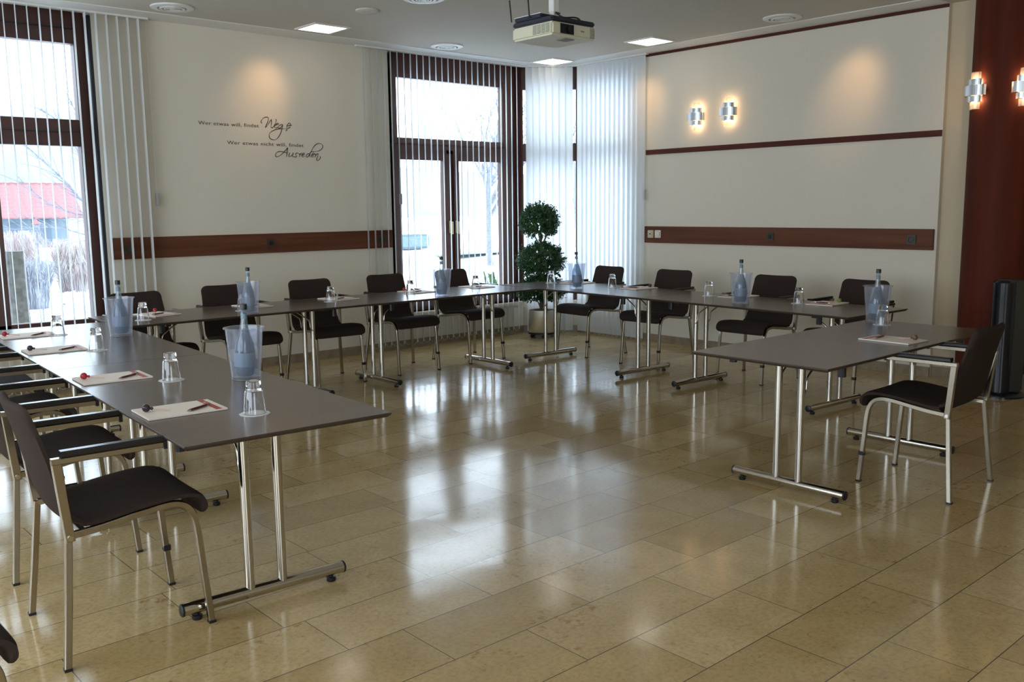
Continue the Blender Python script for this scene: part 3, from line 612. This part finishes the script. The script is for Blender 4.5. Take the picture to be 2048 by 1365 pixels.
# ------------------------------------------------------------------ armchairs
def make_chair():
    e = empty('armchair', (0, 0, 0), 0, None, 'chair')            # looks along +y
    prof = catmull([(.243, .428), (.249, .455), (.233, .482), (.19, .497), (.11, .496), (0, .484), (-.10, .470), (-.155, .470), (-.195, .490), (-.218, .535), (-.235, .60), (-.258, .70), (-.285, .80), (-.312, .885)][0:0] or
                   [(0, .243, .425), (0, .250, .455), (0, .233, .484), (0, .19, .499), (0, .11, .498), (0, 0, .486), (0, -.10, .471), (0, -.155, .470), (0, -.197, .490), (0, -.220, .535), (0, -.237, .60), (0, -.260, .70), (0, -.287, .80), (0, -.314, .885)], 9)
    n = len(prof); D = [0]
    for a, b_ in zip(prof, prof[1:]): D.append(D[-1]+(b_-a).length)
    Ltot = D[-1]; K = 14; th = .030
    def width(s):
        f = s/Ltot
        w_ = .235 if f < .42 else .235 + (.205-.235)*min(1, (f-.42)/.5)
        for d, rr in ((s, .035), (Ltot-s, .05)):
            if d < rr: w_ -= rr*(1-math.sqrt(max(0, 1-(1-d/rr)**2)))
        return w_
    top, bot = [], []
    for i in range(n):
        t = (prof[min(i+1, n-1)]-prof[max(i-1, 0)]).normalized(); nn = Vector((0, t.z, -t.y))
        if i and D[i]/Ltot < .4 and nn.z < 0: nn = -nn
        nn = Vector((1, 0, 0)).cross(t)*-1
        f = D[i]/Ltot; w_ = width(D[i])
        edge = min(1.0, D[i]/.02, (Ltot-D[i])/.02); edge = .35+.65*math.sqrt(max(0, edge))
        for k in range(K+1):
            u = -1+2*k/K; x = u*w_; tt = th*edge*(1-abs(u)**10*.55)
            dish = (.016 if f > .5 else .006)*u*u*(1 if f > .05 else f/.05)
            base = prof[i] + Vector((x, 0, 0)) + nn*dish
            top.append(base+nn*tt*.5); bot.append(base-nn*tt*.5)
    W = K+1; N = len(top); fs = []
    for i in range(n-1):
        for k in range(K):
            a = i*W+k; fs.append((a, a+1, a+W+1, a+W)); fs.append((N+a, N+a+W, N+a+W+1, N+a+1))
    for i in range(n-1):
        a, c = i*W, (i+1)*W; fs.append((a, c, N+c, N+a)); a += K; c += K; fs.append((a, N+a, N+c, c))
    for k in range(K):
        fs.append((k, N+k, N+k+1, k+1)); a = (n-1)*W+k; fs.append((a, a+1, N+a+1, N+a))
    MB().add([v-Vector((0, 0, .006)) for v in top+bot], fs).build('seat_shell', M['fabric'], e, smooth=70)
    for s in (-1, 1):
        P = catmull([(s*.222, .252, .006), (s*.219, .236, .20), (s*.217, .222, .37), (s*.216, .210, .425), (s*.216, .186, .458), (s*.217, .145, .474), (s*.219, .09, .474), (s*.224, 0, .462), (s*.230, -.10, .449), (s*.235, -.205, .442)], 4)
        fl = MB().bar(P, .023, .023, (1, 0, 0), .25).build('front_leg', M['nickel'], e, smooth=40)
        MB().box(s*.222-.0125, s*.222+.0125, .240, .265, 0, .010).build('foot_cap', M['black'], fl)
        if s < 0: MB().box(s*.2195-.0135, s*.2195+.0135, .2275, .2545, .150, .172).build('linking_clip', M['black'], fl)
        rl = MB().bar([(s*.236, -.207, .448), (s*.256, -.228, .22), (s*.276, -.250, .006)], .023, .023, (1, 0, 0), .25).build('rear_leg', M['nickel'], e, smooth=40)
        MB().box(s*.276-.0125, s*.276+.0125, -.2625, -.2375, 0, .010).build('foot_cap', M['black'], rl)
        ar = MB().bar([(s*.247, -.205, .428), (s*.262, -.232, .700)], .024, .030, (1, 0, 0), .2)
        ar.bar([(s*.264, -.247, .707), (s*.264, .105, .707)], .026, .020, (1, 0, 0), .2)
        a_ = ar.build('arm_frame', M['nickel'], e, smooth=40)
        MB().bar([(s*.264, -.218, .7285), (s*.264, .116, .7285)], .038, .022, (1, 0, 0), .45).box(s*.264-.016, s*.264+.016, .106, .118, .692, .722).build('arm_pad', M['pad'], a_, smooth=35)
        MB().lathe([(.009, -.004), (.009, .004)], n=12).xf(Matrix.Translation((s*.262, -.207, .442)) @ Matrix.Rotation(PI/2, 4, 'Y')).build('joint_bolt', M['chrome'], e)
    MB().bar([(-.222, -.16, .444), (.222, -.16, .444)], .022, .018, (0, 1, 0), .25).build('cross_bar', M['nickel'], e)
    MB().bar([(-.215, .12, .466), (.215, .12, .466)], .022, .014, (0, 1, 0), .25).build('cross_bar', M['nickel'], e)
    return e
cha = Proto(make_chair)
G = 'brown armchairs'
cha.put((4.86, 2.12, 0), R(1.5), 'brown armchair standing alone at the front table on the right', G)
for (x, y), lab in zip([(1.057, 3.37), (1.12, 4.27), (1.19, 5.30), (1.25, 6.12)],
        ['brown armchair in the left foreground, seen whole, nearest the viewer', 'brown armchair at the left tables directly behind the nearest one', 'brown armchair at the left tables, third from the viewer', 'farthest brown armchair on the left, only its arm end showing']):
    cha.put((x, y, 0), R(-90-AL), lab, G)
cha.put((0.232, 2.585, 0), R(-90), 'brown armchair cut off at the bottom left corner of the picture', G)
for x, y, r_, lab in [(2.55, 6.93, 3, 'brown armchair behind the bottle cooler by the big window'), (3.32, 7.06, -1, 'brown armchair against the left wall, second from the big window'), (4.10, 7.04, -2, 'brown armchair against the left wall, third from the big window'), (4.92, 7.05, -1, 'brown armchair against the left wall, just left of the two-casement window'), (5.76, 7.09, 2, 'brown armchair with its back against the two-casement window')]:
    cha.put((x, y, 0), R(180+r_), lab, G)
for x, y, r_, lab in [(6.86, 6.49, -3, 'brown armchair before the closed blind, right of the topiary'), (6.84, 5.60, 2, 'brown armchair before the right wall, second from the topiary'), (6.83, 4.48, 1, 'brown armchair before the right wall, third from the topiary'), (6.86, 3.67, -1, 'brown armchair before the right wall, nearest the wooden column')]:
    cha.put((x, y, 0), R(90+r_), lab, G)

# ------------------------------------------------------------------ things on the tables
def make_cooler():
    e = empty('bottle_cooler', (0, 0, 0), 0, None, 'cooler')
    MB().lathe([(.001, 0), (.062, 0), (.064, .004), (.083, .228), (.091, .231), (.091, .236), (.081, .236), (.0795, .228), (.061, .010), (.001, .008)], n=40).build('cup', M['acrylic'], e, smooth=50)
    MB().lathe([(.0640, .001), (.0655, .004), (.0650, .009), (.0638, .006)], n=40, closed=True).build('foot_ring', M['tumbler'], e, smooth=50)
    b = MB()
    for k in range(5):
        a = R(170+k*5.5); b.xf(Matrix()); r = .0675
        x, y = r*math.cos(a), r*math.sin(a); t = Vector((-math.sin(a), math.cos(a))); w_ = .0022
        b.add([(x-t.x*w_, y-t.y*w_, .034), (x+t.x*w_, y+t.y*w_, .034), (x+t.x*w_, y+t.y*w_, .041), (x-t.x*w_, y-t.y*w_, .041)], [(0, 1, 2, 3)])
    b.build('printed_mark', M['vent'], e)
    return e
def make_bottle():
    e = empty('water_bottle', (0, 0, 0), 0, None, 'bottle')
    MB().lathe([(.001, 0), (.034, 0), (.041, .008), (.0450, .04), (.0460, .080), (.0445, .115), (.0395, .148), (.0300, .180), (.0195, .215), (.001, .216)], n=32).build('glass_body', M['bottle'], e, smooth=60)
    MB().lathe([(.019, .2155), (.0145, .25), (.0130, .285), (.0130, .306), (.001, .306)], n=32).build('neck', M['neck_glass'], e, smooth=60)
    MB().lathe([(.0468, .045), (.0478, .075), (.0455, .108), (.0450, .108), (.0470, .075), (.0460, .045)], n=32, closed=True).build('label_band', M['bottle_label'], e, smooth=60)
    MB().lathe([(.0142, .262), (.0138, .285), (.0132, .285), (.0136, .262)], n=20, closed=True).build('neck_band', M['bottle_label'], e, smooth=60)
    MB().lathe([(.0155, .303), (.0155, .326), (.0145, .328), (.001, .328)], n=20).build('screw_cap', M['black'], e, smooth=40)
    return e
def make_glass():
    return tag(MB().lathe([(.0405, .0), (.0415, .001), (.0335, .083), (.0300, .092), (.0275, .100), (.0270, .122), (.0255, .125), (.001, .1245), ][::1] + [(.001, .092), (.0290, .088), (.0315, .082), (.0390, .001)], n=32, closed=True).build('drinking_glass', M['tumbler'], smooth=50), None, 'glass')
def make_coaster():
    pts = [(.056+.0012*math.cos(24*a), 0) for a in [0]]
    n = 72; poly = [((.056+.0014*math.cos(12*2*PI*i/n))*math.cos(2*PI*i/n), (.056+.0014*math.cos(12*2*PI*i/n))*math.sin(2*PI*i/n)) for i in range(n)]
    return tag(MB().prism(poly, 0, .0012).build('paper_coaster', M['coaster']), None, 'coaster')
def make_pad():
    e = empty('notepad', (0, 0, 0), 0, None, 'notepad')          # far end (away from the seat) is +y
    MB().box(-.108, .108, -.149, .149, 0, .0012).build('backing_board', M['cardboard'], e)
    MB().box(-.107, .107, -.148, .148, .0013, .0075).build('paper_sheets', M['paper'], e)
    MB().box(-.1072, .1072, .104, .128, .0074, .0079).build('red_stripe', M['paper_red'], e)
    MB().lathe([(.006, 0), (.006, .0004)], (-.05, .116, .0078), 14).build('white_dot', M['paper'], e)
    return e
def make_pen():
    e = empty('ballpoint_pen', (0, 0, 0), 0, None, 'pen')
    MB().tube([(-.048, 0, .0052), (.045, 0, .0052)], .005, 12).build('barrel', M['pen'], e, smooth=50)
    MB().tube([(-.066, 0, .0052), (-.060, 0, .0052), (-.048, 0, .0052)], .005, 12, [.2, .6, 1]).build('tip', M['chrome'], e, smooth=50)
    MB().tube([(.045, 0, .0052), (.062, 0, .0052), (.069, 0, .0052)], .0042, 12, [1, .9, .6]).box(.02, .062, -.001, .001, .0095, .0115).build('clip_end', M['chrome'], e, smooth=50)
    return e
def make_candy():
    e = empty('lollipop', (0, 0, 0), 0, None, 'lollipop')
    b = MB().ball((0, 0, .0155), .0155, 14); b.build('wrapped_ball', M['candy_red'], e, smooth=60)
    MB().tube([(.012, 0, .012), (.085, 0, .0025)], .0021, 8).build('stick', M['stick'], e, smooth=60)
    MB().lathe([(.004, .0), (.007, .010), (.002, .014)], n=8).xf(Matrix.Translation((.012, 0, .0135)) @ Matrix.Rotation(PI/2+.1, 4, 'Y')).build('wrapper_twist', M['candy_red'], e)
    return e
coo, bot, gla, coa, padp, penp, can = [Proto(f) for f in (make_cooler, make_bottle, make_glass, make_coaster, make_pad, make_pen, make_candy)]
COOL = [(1.841, 3.892, 'nearest the viewer on the left tables', 5, 100), (1.950, 5.833, 'on the left tables by the big window', 3, 60), (3.068, 6.375, 'on the table below the saying', 3, 120), (4.890, 6.400, 'on the table before the two-casement window', 2, 80),
        (6.190, 6.025, 'near the corner in front of the closed blind', 4, -20), (6.070, 4.130, 'on the middle of the right wall tables', 3, 40), (5.690, 2.835, 'at the far end of the front right table', 3, 70)]
for x, y, lab, lean, az in COOL:
    coo.put((x, y, TZ+.0005), R(200), 'frosted clear bottle cooler ' + lab, 'frosted bottle coolers')
    o = bot.put((x+.008*math.cos(R(az)), y+.008*math.sin(R(az)), TZ+.012), 0, 'black-capped water bottle in the cooler ' + lab, 'water bottles in the coolers')
    ax = Vector((math.cos(R(az+90)), math.sin(R(az+90)), 0)); q = Matrix.Rotation(R(-lean*.55), 4, ax)
    o.rotation_euler = (q @ Matrix.Rotation(R(az*2), 4, 'Z')).to_euler(); o.location.z += .001+.035*math.sin(R(lean*.55))
SEAT = [ # glass x, y, pad x, y, rz of the seat, colour of the sweet, phrase
    (1.529, 3.178, 1.345, 3.435, -90-AL, 'candy_dark', 'of the place nearest the viewer on the left'),
    (1.575, 4.093, 1.395, 4.33, -90-AL, 'candy_red', 'of the second place on the left tables'),
    (1.630, 5.284, 1.460, 5.46, -90-AL, 'candy_dark', 'of the third place on the left tables'),
    (1.667, 6.135, 1.515, 6.24, -90-AL, 'candy_red', 'of the left row place by the big window'),
    (2.344, 6.538, 2.545, 6.81, 192, 'candy_red', 'before the chair nearest the big window'),
    (3.113, 6.584, 3.315, 6.83, 182, 'candy_red', 'before the second chair along the left wall'),
    (3.937, 6.676, 4.105, 6.83, 190, 'candy_dark', 'before the third chair along the left wall'),
    (4.780, 6.721, 4.945, 6.86, 184, 'candy_red', 'before the chair just left of the casement window'),
    (5.530, 6.712, 5.645, 6.84, 182, 'candy_dark', 'before the chair at the casement window'),
    (6.456, 6.640, 6.610, 6.42, 90, 'candy_red', 'before the chair beside the topiary'),
    (6.456, 5.815, 6.560, 5.58, 88, 'candy_dark', 'before the second chair along the right wall'),
    (6.400, 4.670, 6.510, 4.45, 92, 'candy_dark', 'before the third chair along the right wall'),
    (6.360, 3.800, 6.470, 3.62, 95, 'candy_green', 'before the chair nearest the wooden column'),
    (5.580, 2.740, 4.970, 2.375, -3, 'candy_brown', 'on the front right table'),
]
CN = {'candy_dark': 'dark', 'candy_red': 'red', 'candy_green': 'green', 'candy_brown': 'brown'}
for i, (gx, gy, px, py, rz, cm, ph) in enumerate(SEAT):
    coa.put((gx, gy, TZ+.0004), R(i*17), 'white paper coaster under the glass ' + ph, 'paper coasters')
    gla.put((gx, gy, TZ+.0019), 0, 'upturned drinking glass ' + ph, 'upturned glasses')
    padp.put((px, py, TZ+.0004), R(rz), 'red-striped white notepad ' + ph, 'notepads')
    a = R(rz); ex = Vector((math.cos(a), math.sin(a))); ey = Vector((-ex.y, ex.x)); pc = Vector((px, py))
    j = random.uniform(-8, 8)
    if i == 13: kp = pc + ey*.075 - ex*.005; aa = R(rz+8)
    elif i < 4: kp = pc + ey*.055 + ex*.055; aa = R(rz+128+j)
    else: kp = pc + ey*.05 + ex*.02; aa = R(rz+10+j)
    penp.put((kp.x, kp.y, TZ+.0084), aa, 'burgundy pen on the notepad ' + ph, 'ballpoint pens')
    if i == 13: kc = pc - ey*.105 + ex*.045; ca = R(rz+100)
    elif i < 4: kc = pc - ey*.118 - ex*.02; ca = R(rz+66)
    else: kc = pc - ey*.105 + ex*(.06 if i % 2 else -.05); ca = R(rz+60)
    o = can.put((kc.x, kc.y, TZ+.0084), ca, CN[cm] + ' lollipop on the notepad ' + ph, 'lollipops')
    for ch in [x for x in C.objects if x.parent == o and not x.name.startswith('stick')]:
        ch.data = ch.data.copy(); ch.data.materials[0] = M[cm]

# ------------------------------------------------------------------ topiary in its steel pot
def leaf_ball(name, c, rx, rz_, n, parent, seed, gap_low=0.0):
    rnd = random.Random(seed); b = MB()
    for _ in range(n):
        while True:
            d = Vector((rnd.gauss(0, 1), rnd.gauss(0, 1), rnd.gauss(0, 1))).normalized()
            if d.z > -0.75+gap_low: break
        lump = 1+.16*noise.noise(d*2.6+Vector((seed, 0, 0)))
        k = rnd.uniform(.72, 1.0)*lump
        o = Vector((c[0]+d.x*rx*k, c[1]+d.y*rx*k, c[2]+d.z*rz_*k))
        tw = (d+Vector((rnd.uniform(-.6, .6), rnd.uniform(-.6, .6), rnd.uniform(-.2, .9)))).normalized(); L = rnd.uniform(.045, .075)
        for j in range(8):
            p = o+tw*L*(j/8); a = rnd.uniform(0, 2*PI)
            s = tw.cross(Vector((math.cos(a), math.sin(a), .3))).normalized(); ln = rnd.uniform(.020, .032)
            u = (s*.8+tw*.6).normalized()*ln; v = u.cross(tw).normalized()*ln*.36
            b.add([p, p+u*.5+v, p+u, p+u*.5-v], [(0, 1, 2, 3)])
    return b.build(name, M['leaf'], parent)
e = empty('potted_topiary', (7.31, 7.68, 0), 0, 'three-tiered green topiary in a brushed steel pot in the corner', 'plant')
pot = MB().lathe([(.146, .062), (.150, .066), (.150, .322), (.145, .322), (.143, .10), (.001, .095)], n=40).build('steel_pot', M['steel'], e, smooth=50)
MB().lathe([(.142, .30), (.001, .305)], n=30).build('soil', M['soil'], pot)
MB().lathe([(.158, .044), (.158, .060), (.001, .061)], n=32).build('trolley_base', M['black'], e, smooth=40)
for k in range(5):
    a = 2*PI*k/5+.35; x, y = .125*math.cos(a), .125*math.sin(a)
    MB().lathe([(.022, -.011), (.022, .011)], n=14).xf(Matrix.Translation((x, y, .022)) @ Matrix.Rotation(a, 4, 'Z') @ Matrix.Rotation(PI/2, 4, 'X')).box(x-.009, x+.009, y-.009, y+.009, .03, .046).build('caster', M['black'], e)
b = MB()
b.tube(catmull([(0, 0, .29), (.012, .01, .50), (-.008, .0, .72), (.006, -.008, .95), (-.004, 0, 1.15), (.0, 0, 1.30)]), .021, 8, [1-.02*i for i in range(31)])
for c, zz, rr in (((0, 0), .36, .15), ((0, 0), .70, .15), ((0, 0), 1.06, .13)):
    for k in range(5):
        a = 2*PI*k/5+zz*7; b.tube(catmull([(.01*math.cos(a), .01*math.sin(a), zz-.03), (.045*math.cos(a), .045*math.sin(a), zz+.06), (rr*math.cos(a), rr*math.sin(a), zz+.20)]), .0085, 6)
b.build('trunk', M['trunk'], e, smooth=60)
leaf_ball('foliage_ball', (-.01, .01, 1.325), .195, .175, 820, e, 3)
leaf_ball('foliage_ball', (0, 0, .880), .245, .185, 980, e, 8)
leaf_ball('foliage_ball', (.0, 0, .540), .240, .155, 880, e, 15, .1)

# ------------------------------------------------------------------ black tower device by the column
e = empty('tower_fan', (7.56, 2.73, 0), R(160), 'tall glossy black tower unit on a round foot before the wooden column', 'tower unit')
MB().lathe([(.172, 0), (.172, .012), (.150, .030), (.001, .034)], n=40).build('round_foot', M['tower'], e, smooth=50)
pts = [(.02+.085*math.cos(a), .085*math.sin(a)) for a in [R(-95+190*k/24) for k in range(25)]]
MB().prism(pts, .032, .885).lathe([(.085, .885), (.070, .900), (.001, .902)], (.02, 0, 0), 32).build('front_column', M['tower'], e, smooth=40)
MB().box(-.125, .012, -.092, .092, .040, .905).build('rear_casing', M['tower_side'], e, bevel=.008)
MB().box(.15, .156, -.012, .012, .016, .026).build('badge', M['chrome'], e)

# ------------------------------------------------------------------ outside in the snow
GZ = -0.2
g = MB()
nx, ny = 60, 60
vs, fs = [], []
for j in range(ny+1):
    for i in range(nx+1):
        x = -40+i*3.0 if False else -45 + 165*i/nx; y = 8.62 + 110*(j/ny)**1.6
        z = GZ + .10*noise.noise(Vector((x*.25, y*.25, 0))) + (max(0, y-26)*.022)
        if math.hypot(x-8.4, y-8.5) > 2: z += .18*max(0, noise.noise(Vector((x*.12, y*.12, 4))))
        vs.append((x, y, z if y > 12 else GZ+(z-GZ)*max(0, (y-8.62)/3.4)))
for j in range(ny):
    for i in range(nx): a = j*(nx+1)+i; fs.append((a, a+1, a+nx+2, a+nx+1))
struct(g.add(vs, fs).build('snowy_ground', M['snow'], smooth=80))
struct(MB().add([(8.40, -25, GZ), (120, -25, GZ), (120, 8.62, GZ), (8.40, 8.62, GZ)], [(0, 1, 2, 3)]).build('snowy_ground', M['snow']))
vs, fs = [], []
for j in range(9):
    for i in range(81):
        x = -70+i*3.2; t = j/8; h = (9.4 + 1.6*noise.noise(Vector((x*.03, 0, 0))) + .35*noise.noise(Vector((x*.3, 2, 0)))) * (1.0 if x < 30 else max(.55, 1-(x-30)*.012))
        vs.append((x, 68+t*22, GZ+.8+h*math.sin(t*PI/2)))
for j in range(8):
    for i in range(80): a = j*81+i; fs.append((a, a+1, a+82, a+81))
struct(MB().add(vs, fs).build('wooded_hill', M['hill'], smooth=80))
struct(MB().box(10, 60, 24.0, 26.2, GZ+.16, GZ+.21).build('road', M['road']))

def twig_tree(name, base, label, height, seed, spread=0.5, first=0.3, trunk_r=.09, depth=5, lean=(0, 0), m='snow_twig', group=None, cat='tree', forks=3):
    rnd = random.Random(seed); e = empty(name, base, 0, label, cat, group)
    tb, bb = MB(), MB()
    def grow(p, d, L, r, lv):
        pts = [p]; dd = d.copy(); n = 5
        for k in range(n):
            dd = (dd+Vector((rnd.uniform(-1, 1), rnd.uniform(-1, 1), rnd.uniform(-.3, .5)))*(.10 if lv == 0 else .20)).normalized(); pts.append(pts[-1]+dd*L/n)
        (tb if lv == 0 else bb).tube(pts, r, 7 if lv < 2 else 4, [1-.45*k/n for k in range(n+1)])
        if lv >= depth: return
        for k in range(forks if lv else forks+2):
            i = rnd.choice([3, 4, 5]) if lv else rnd.choice([4, 5, 5])
            a = rnd.uniform(0, 2*PI); s = Vector((math.cos(a), math.sin(a), 0))
            grow(pts[i], (dd+s*spread*rnd.uniform(.6, 1.3)+Vector((0, 0, .12))).normalized(), L*rnd.uniform(.62, .82), r*.56, lv+1)
    grow(Vector((0, 0, 0)), Vector((lean[0], lean[1], 1)).normalized(), height*first, trunk_r, 0)
    tb.build('trunk', M[m], e, smooth=60); bb.build('branches', M[m], e)
    return e
twig_tree('bare_tree', (17.47, 20.5, GZ-.05), 'frosted bare tree standing in the snow behind the right casement', 5.4, 21, .55, .34, .10, 5)
twig_tree('bare_tree', (20.6, 20.0, GZ-.05), 'frosted bare tree showing beside the corner post', 5.5, 5, .6, .34, .09, 5)
TREE_BIG = twig_tree('bare_tree', (6.65, 16.2, GZ-.05), 'frosted bare tree whose boughs reach into the big window', 4.6, 11, .75, .24, .09, 5)
twig_tree('bare_tree', (28, 33, GZ+.2), 'distant slender bare tree seen faintly in the upper pane', 8, 33, .4, .38, .10, 5)
twig_tree('bare_tree', (20.6, 34.5, GZ+.2), 'distant slender bare tree left of the casement post', 7.5, 36, .35, .4, .07, 4)

def boughs(parent, base, paths, seed):
    rnd = random.Random(seed); b = MB()
    for P, r0 in paths:
        pts = catmull([(x-base[0], y-base[1], z-base[2]) for x, y, z in P], 6); n = len(pts)
        b.tube(pts, r0, 6, [1-.75*i/(n-1) for i in range(n)])
        for i in range(5, n, 2):
            for k in range(2):
                d = (pts[i]-pts[i-1]).normalized(); s = Vector((rnd.uniform(-1, .2), rnd.uniform(-1, 1), rnd.uniform(-.6, 1))).normalized()
                q = [pts[i]]; v = (d*.8+s*.7).normalized(); L = rnd.uniform(.2, .7)
                for j in range(5): v = (v+Vector((rnd.uniform(-.3, .3), rnd.uniform(-.3, .3), rnd.uniform(-.25, .35)))*.5).normalized(); q.append(q[-1]+v*L/5)
                b.tube(q, .007, 4, [1, .9, .75, .6, .45, .3])
    b.build('boughs', M['snow_twig'], parent)
boughs(TREE_BIG, (6.65, 16.2, GZ-.05), [
    ([(6.65, 16.2, .6), (5.9, 16.1, 1.15), (4.94, 16, 1.66), (4.78, 16, 1.82), (4.5, 15.9, 2.12), (4.12, 15.9, 2.50)], .035),
    ([(6.65, 16.2, 1.2), (5.7, 16.1, 1.75), (5.0, 16, 2.30), (4.70, 16, 2.85), (4.35, 15.9, 3.1)], .03),
    ([(6.65, 16.2, .5), (5.8, 16.2, .95), (4.96, 16.1, 1.12), (4.44, 16, 1.26), (3.75, 15.9, 1.24)], .022),
    ([(6.65, 16.2, 1.6), (5.8, 16.3, 2.3), (5.1, 16.2, 2.9), (4.8, 16.1, 3.4)], .03),
    ([(6.65, 16.2, .9), (5.6, 16.3, 1.5), (4.95, 16.2, 1.45), (4.4, 16.1, 1.65), (4.0, 16, 2.0)], .022)], 4)

def clump(name, base, label, n, h, w_, m, seed, droop=.5, cat='ornamental grass', group=None, r=.0034):
    rnd = random.Random(seed); b = MB(); n = int(n*1.7)
    for _ in range(n):
        a = rnd.uniform(0, 2*PI); rr = w_*.35*math.sqrt(rnd.random()); p0 = Vector((rr*math.cos(a), rr*math.sin(a), -.05))
        a2 = a+rnd.uniform(-.8, .8); o = Vector((math.cos(a2), math.sin(a2), 0)); H = h*rnd.uniform(.55, 1.0); out = w_*.5*rnd.uniform(.2, 1)
        pts = [p0, p0+o*out*.25+Vector((0, 0, H*.6)), p0+o*out*.65+Vector((0, 0, H*.98)), p0+o*out*(1+.2*droop)+Vector((0, 0, H*(1-droop*.30)))]
        b.tube(pts, r*rnd.uniform(.7, 1.4), 3, [1, .9, .8, .25], side=(0, 0, 1) if False else None)
    o = b.build(name, M[m]); o.location = base; return tag(o, label, cat, group)
GR = 'frosted grasses before the red-roofed house'
clump('grass_clump', (3.70, 18.2, GZ), 'tall frosted grass clump behind the stone post', 900, 1.45, .85, 'dry_grass', 1, .8, group=GR)
clump('grass_clump', (5.40, 18.3, GZ), 'tall reddish frosted grass clump at the right side of the big window', 1000, 1.30, .80, 'dry_grass', 2, .7, group=GR)
clump('grass_clump', (4.70, 20.1, GZ), 'pale frosted grass clump in the middle before the house', 1000, 1.45, 1.05, 'dry_grass', 3, .8, group=GR)
clump('frosted_shrub', (4.56, 18.0, GZ), 'blue-grey frosted shrub between the grass clumps', 900, .95, .60, 'blue_shrub', 4, .3, 'shrub')
clump('frosted_shrub', (6.75, 18.8, GZ), 'blue-grey frosted shrub at the far right of the grasses', 600, 1.0, .7, 'blue_shrub', 6, .3, 'shrub')
clump('grass_clump', (2.0, 18.2, GZ), 'frosted grass clump at the left beyond the mullion', 900, 1.4, .85, 'dry_grass', 9, .8, group=GR)
clump('grass_clump', (.35, 18.3, GZ), 'frosted grass clump farthest left outside the big window', 700, 1.3, .8, 'dry_grass', 12, .8, group=GR)
clump('frosted_shrub', (4.95, 16.6, GZ), 'low snow-covered shrub in front of the grasses', 500, .42, .55, 'snow', 7, .4, 'shrub')
clump('low_plant', (9.30, 10.7, GZ), 'small green plant at the foot of the two-casement window', 60, .80, .45, 'leaf', 8, .4, 'plant', r=.016)

b = MB()                                                    # stone post
n = 7
for k, (z, s) in enumerate([(GZ-.1, .11), (.3, .105), (.8, .10), (1.12, .095)]): pass
b.bar([(0, 0, GZ-.1), (0.01, 0, .3), (-.005, 0, .8), (0, 0, 1.12), (0, 0, 1.14)], .15, .15, (1, 0, 0), .3)
o = tag(b.build('stone_post', M['pillar_stone'], smooth=30), 'weathered grey stone post standing close outside the big window', 'post'); o.location = (2.30, 9.65, 0)

# the red-roofed house
e = empty('house', (6.5, 40, GZ), 0, 'low pale blue outbuilding with red snow-dusted tile roof', 'house')
MB().box(-9, 5.1, 0, 5, 0, 1.5).build('walls', M['house_wall'], e)
MB().prism([(3.75, -.03), (4.45, -.03), (4.45, 0), (3.75, 0)], .1, 1.42).build('door', M['house_door'], e)
MB().box(2.9, 3.3, -.03, 0, .7, 1.3).build('window_pane', M['house_door'], e)
rv, rf = [], []
nu, nv = 120, 9
for j in range(nv*2+1):
    for i in range(nu+1):
        u = i/nu; row = j//2; t = j/(nv*2); x = -9.4+14.95*u; xe = x+.06*t*max(0, x)
        rv.append((xe, -.55+2.6*t, 1.42+1.42*t+(.05 if j % 2 == 0 else 0)+.025*math.sin(x*2*PI/.28)))
for j in range(nv*2):
    for i in range(nu): a = j*(nu+1)+i; rf.append((a, a+1, a+nu+2, a+nu+1))
rr = MB().add(rv, rf).build('tile_roof', M['roof'], e, smooth=30)
md = rr.modifiers.new('thickness', 'SOLIDIFY'); md.thickness = .06
MB().box(-9.4, 5.6, 1.95, 2.2, 2.82, 2.92).build('ridge_cap', M['roof'], e)
bh = empty('bird_feeder', (3.90, 15.0, GZ), 0, 'small pale bird feeder on a thin pole before the grasses', 'bird feeder')
MB().tube([(0, 0, 0), (0, 0, 1.45)], .012, 8).build('pole', M['snow_twig'], bh)
MB().box(-.04, .04, -.04, .04, 1.44, 1.53).build('feeder_box', M['snow_twig'], bh); MB().lathe([(.07, 1.53), (.001, 1.62)], n=4).build('feeder_roof', M['roof'], bh)
o = tag(MB().lathe([(.10, 0), (.13, .25), (.11, .55), (.04, .85), (.001, .95)], n=14).build('cone_shrub', M['hedge'], smooth=60), 'small cone-shaped frosted shrub beside the casement post', 'shrub'); o.location = (15.46, 20.0, GZ)
o = tag(MB().box(20.2, 22.4, 30, 31, -.1, .48).build('clipped_hedge', M['hedge'], bevel=.08), 'low blue-green clipped hedge across the snow behind the left casement', 'hedge')
for i, (x, y, sx, sy, sz, lab) in enumerate([(18.9, 18.4, 2.2, 1.4, .55, 'rounded snow mound below the bare tree'), (15.5, 24.5, 3.0, 1.6, .45, 'flat snow mound in front of the hedge')]):
    b = MB().ball((0, 0, 0), 1, 24); b.v = [(a*sx, c*sy, d*sz) for a, c, d in b.v]
    o = tag(b.build('snow_mound', M['snow'], smooth=80), lab, 'snow mound'); o.location = (x, y, GZ)
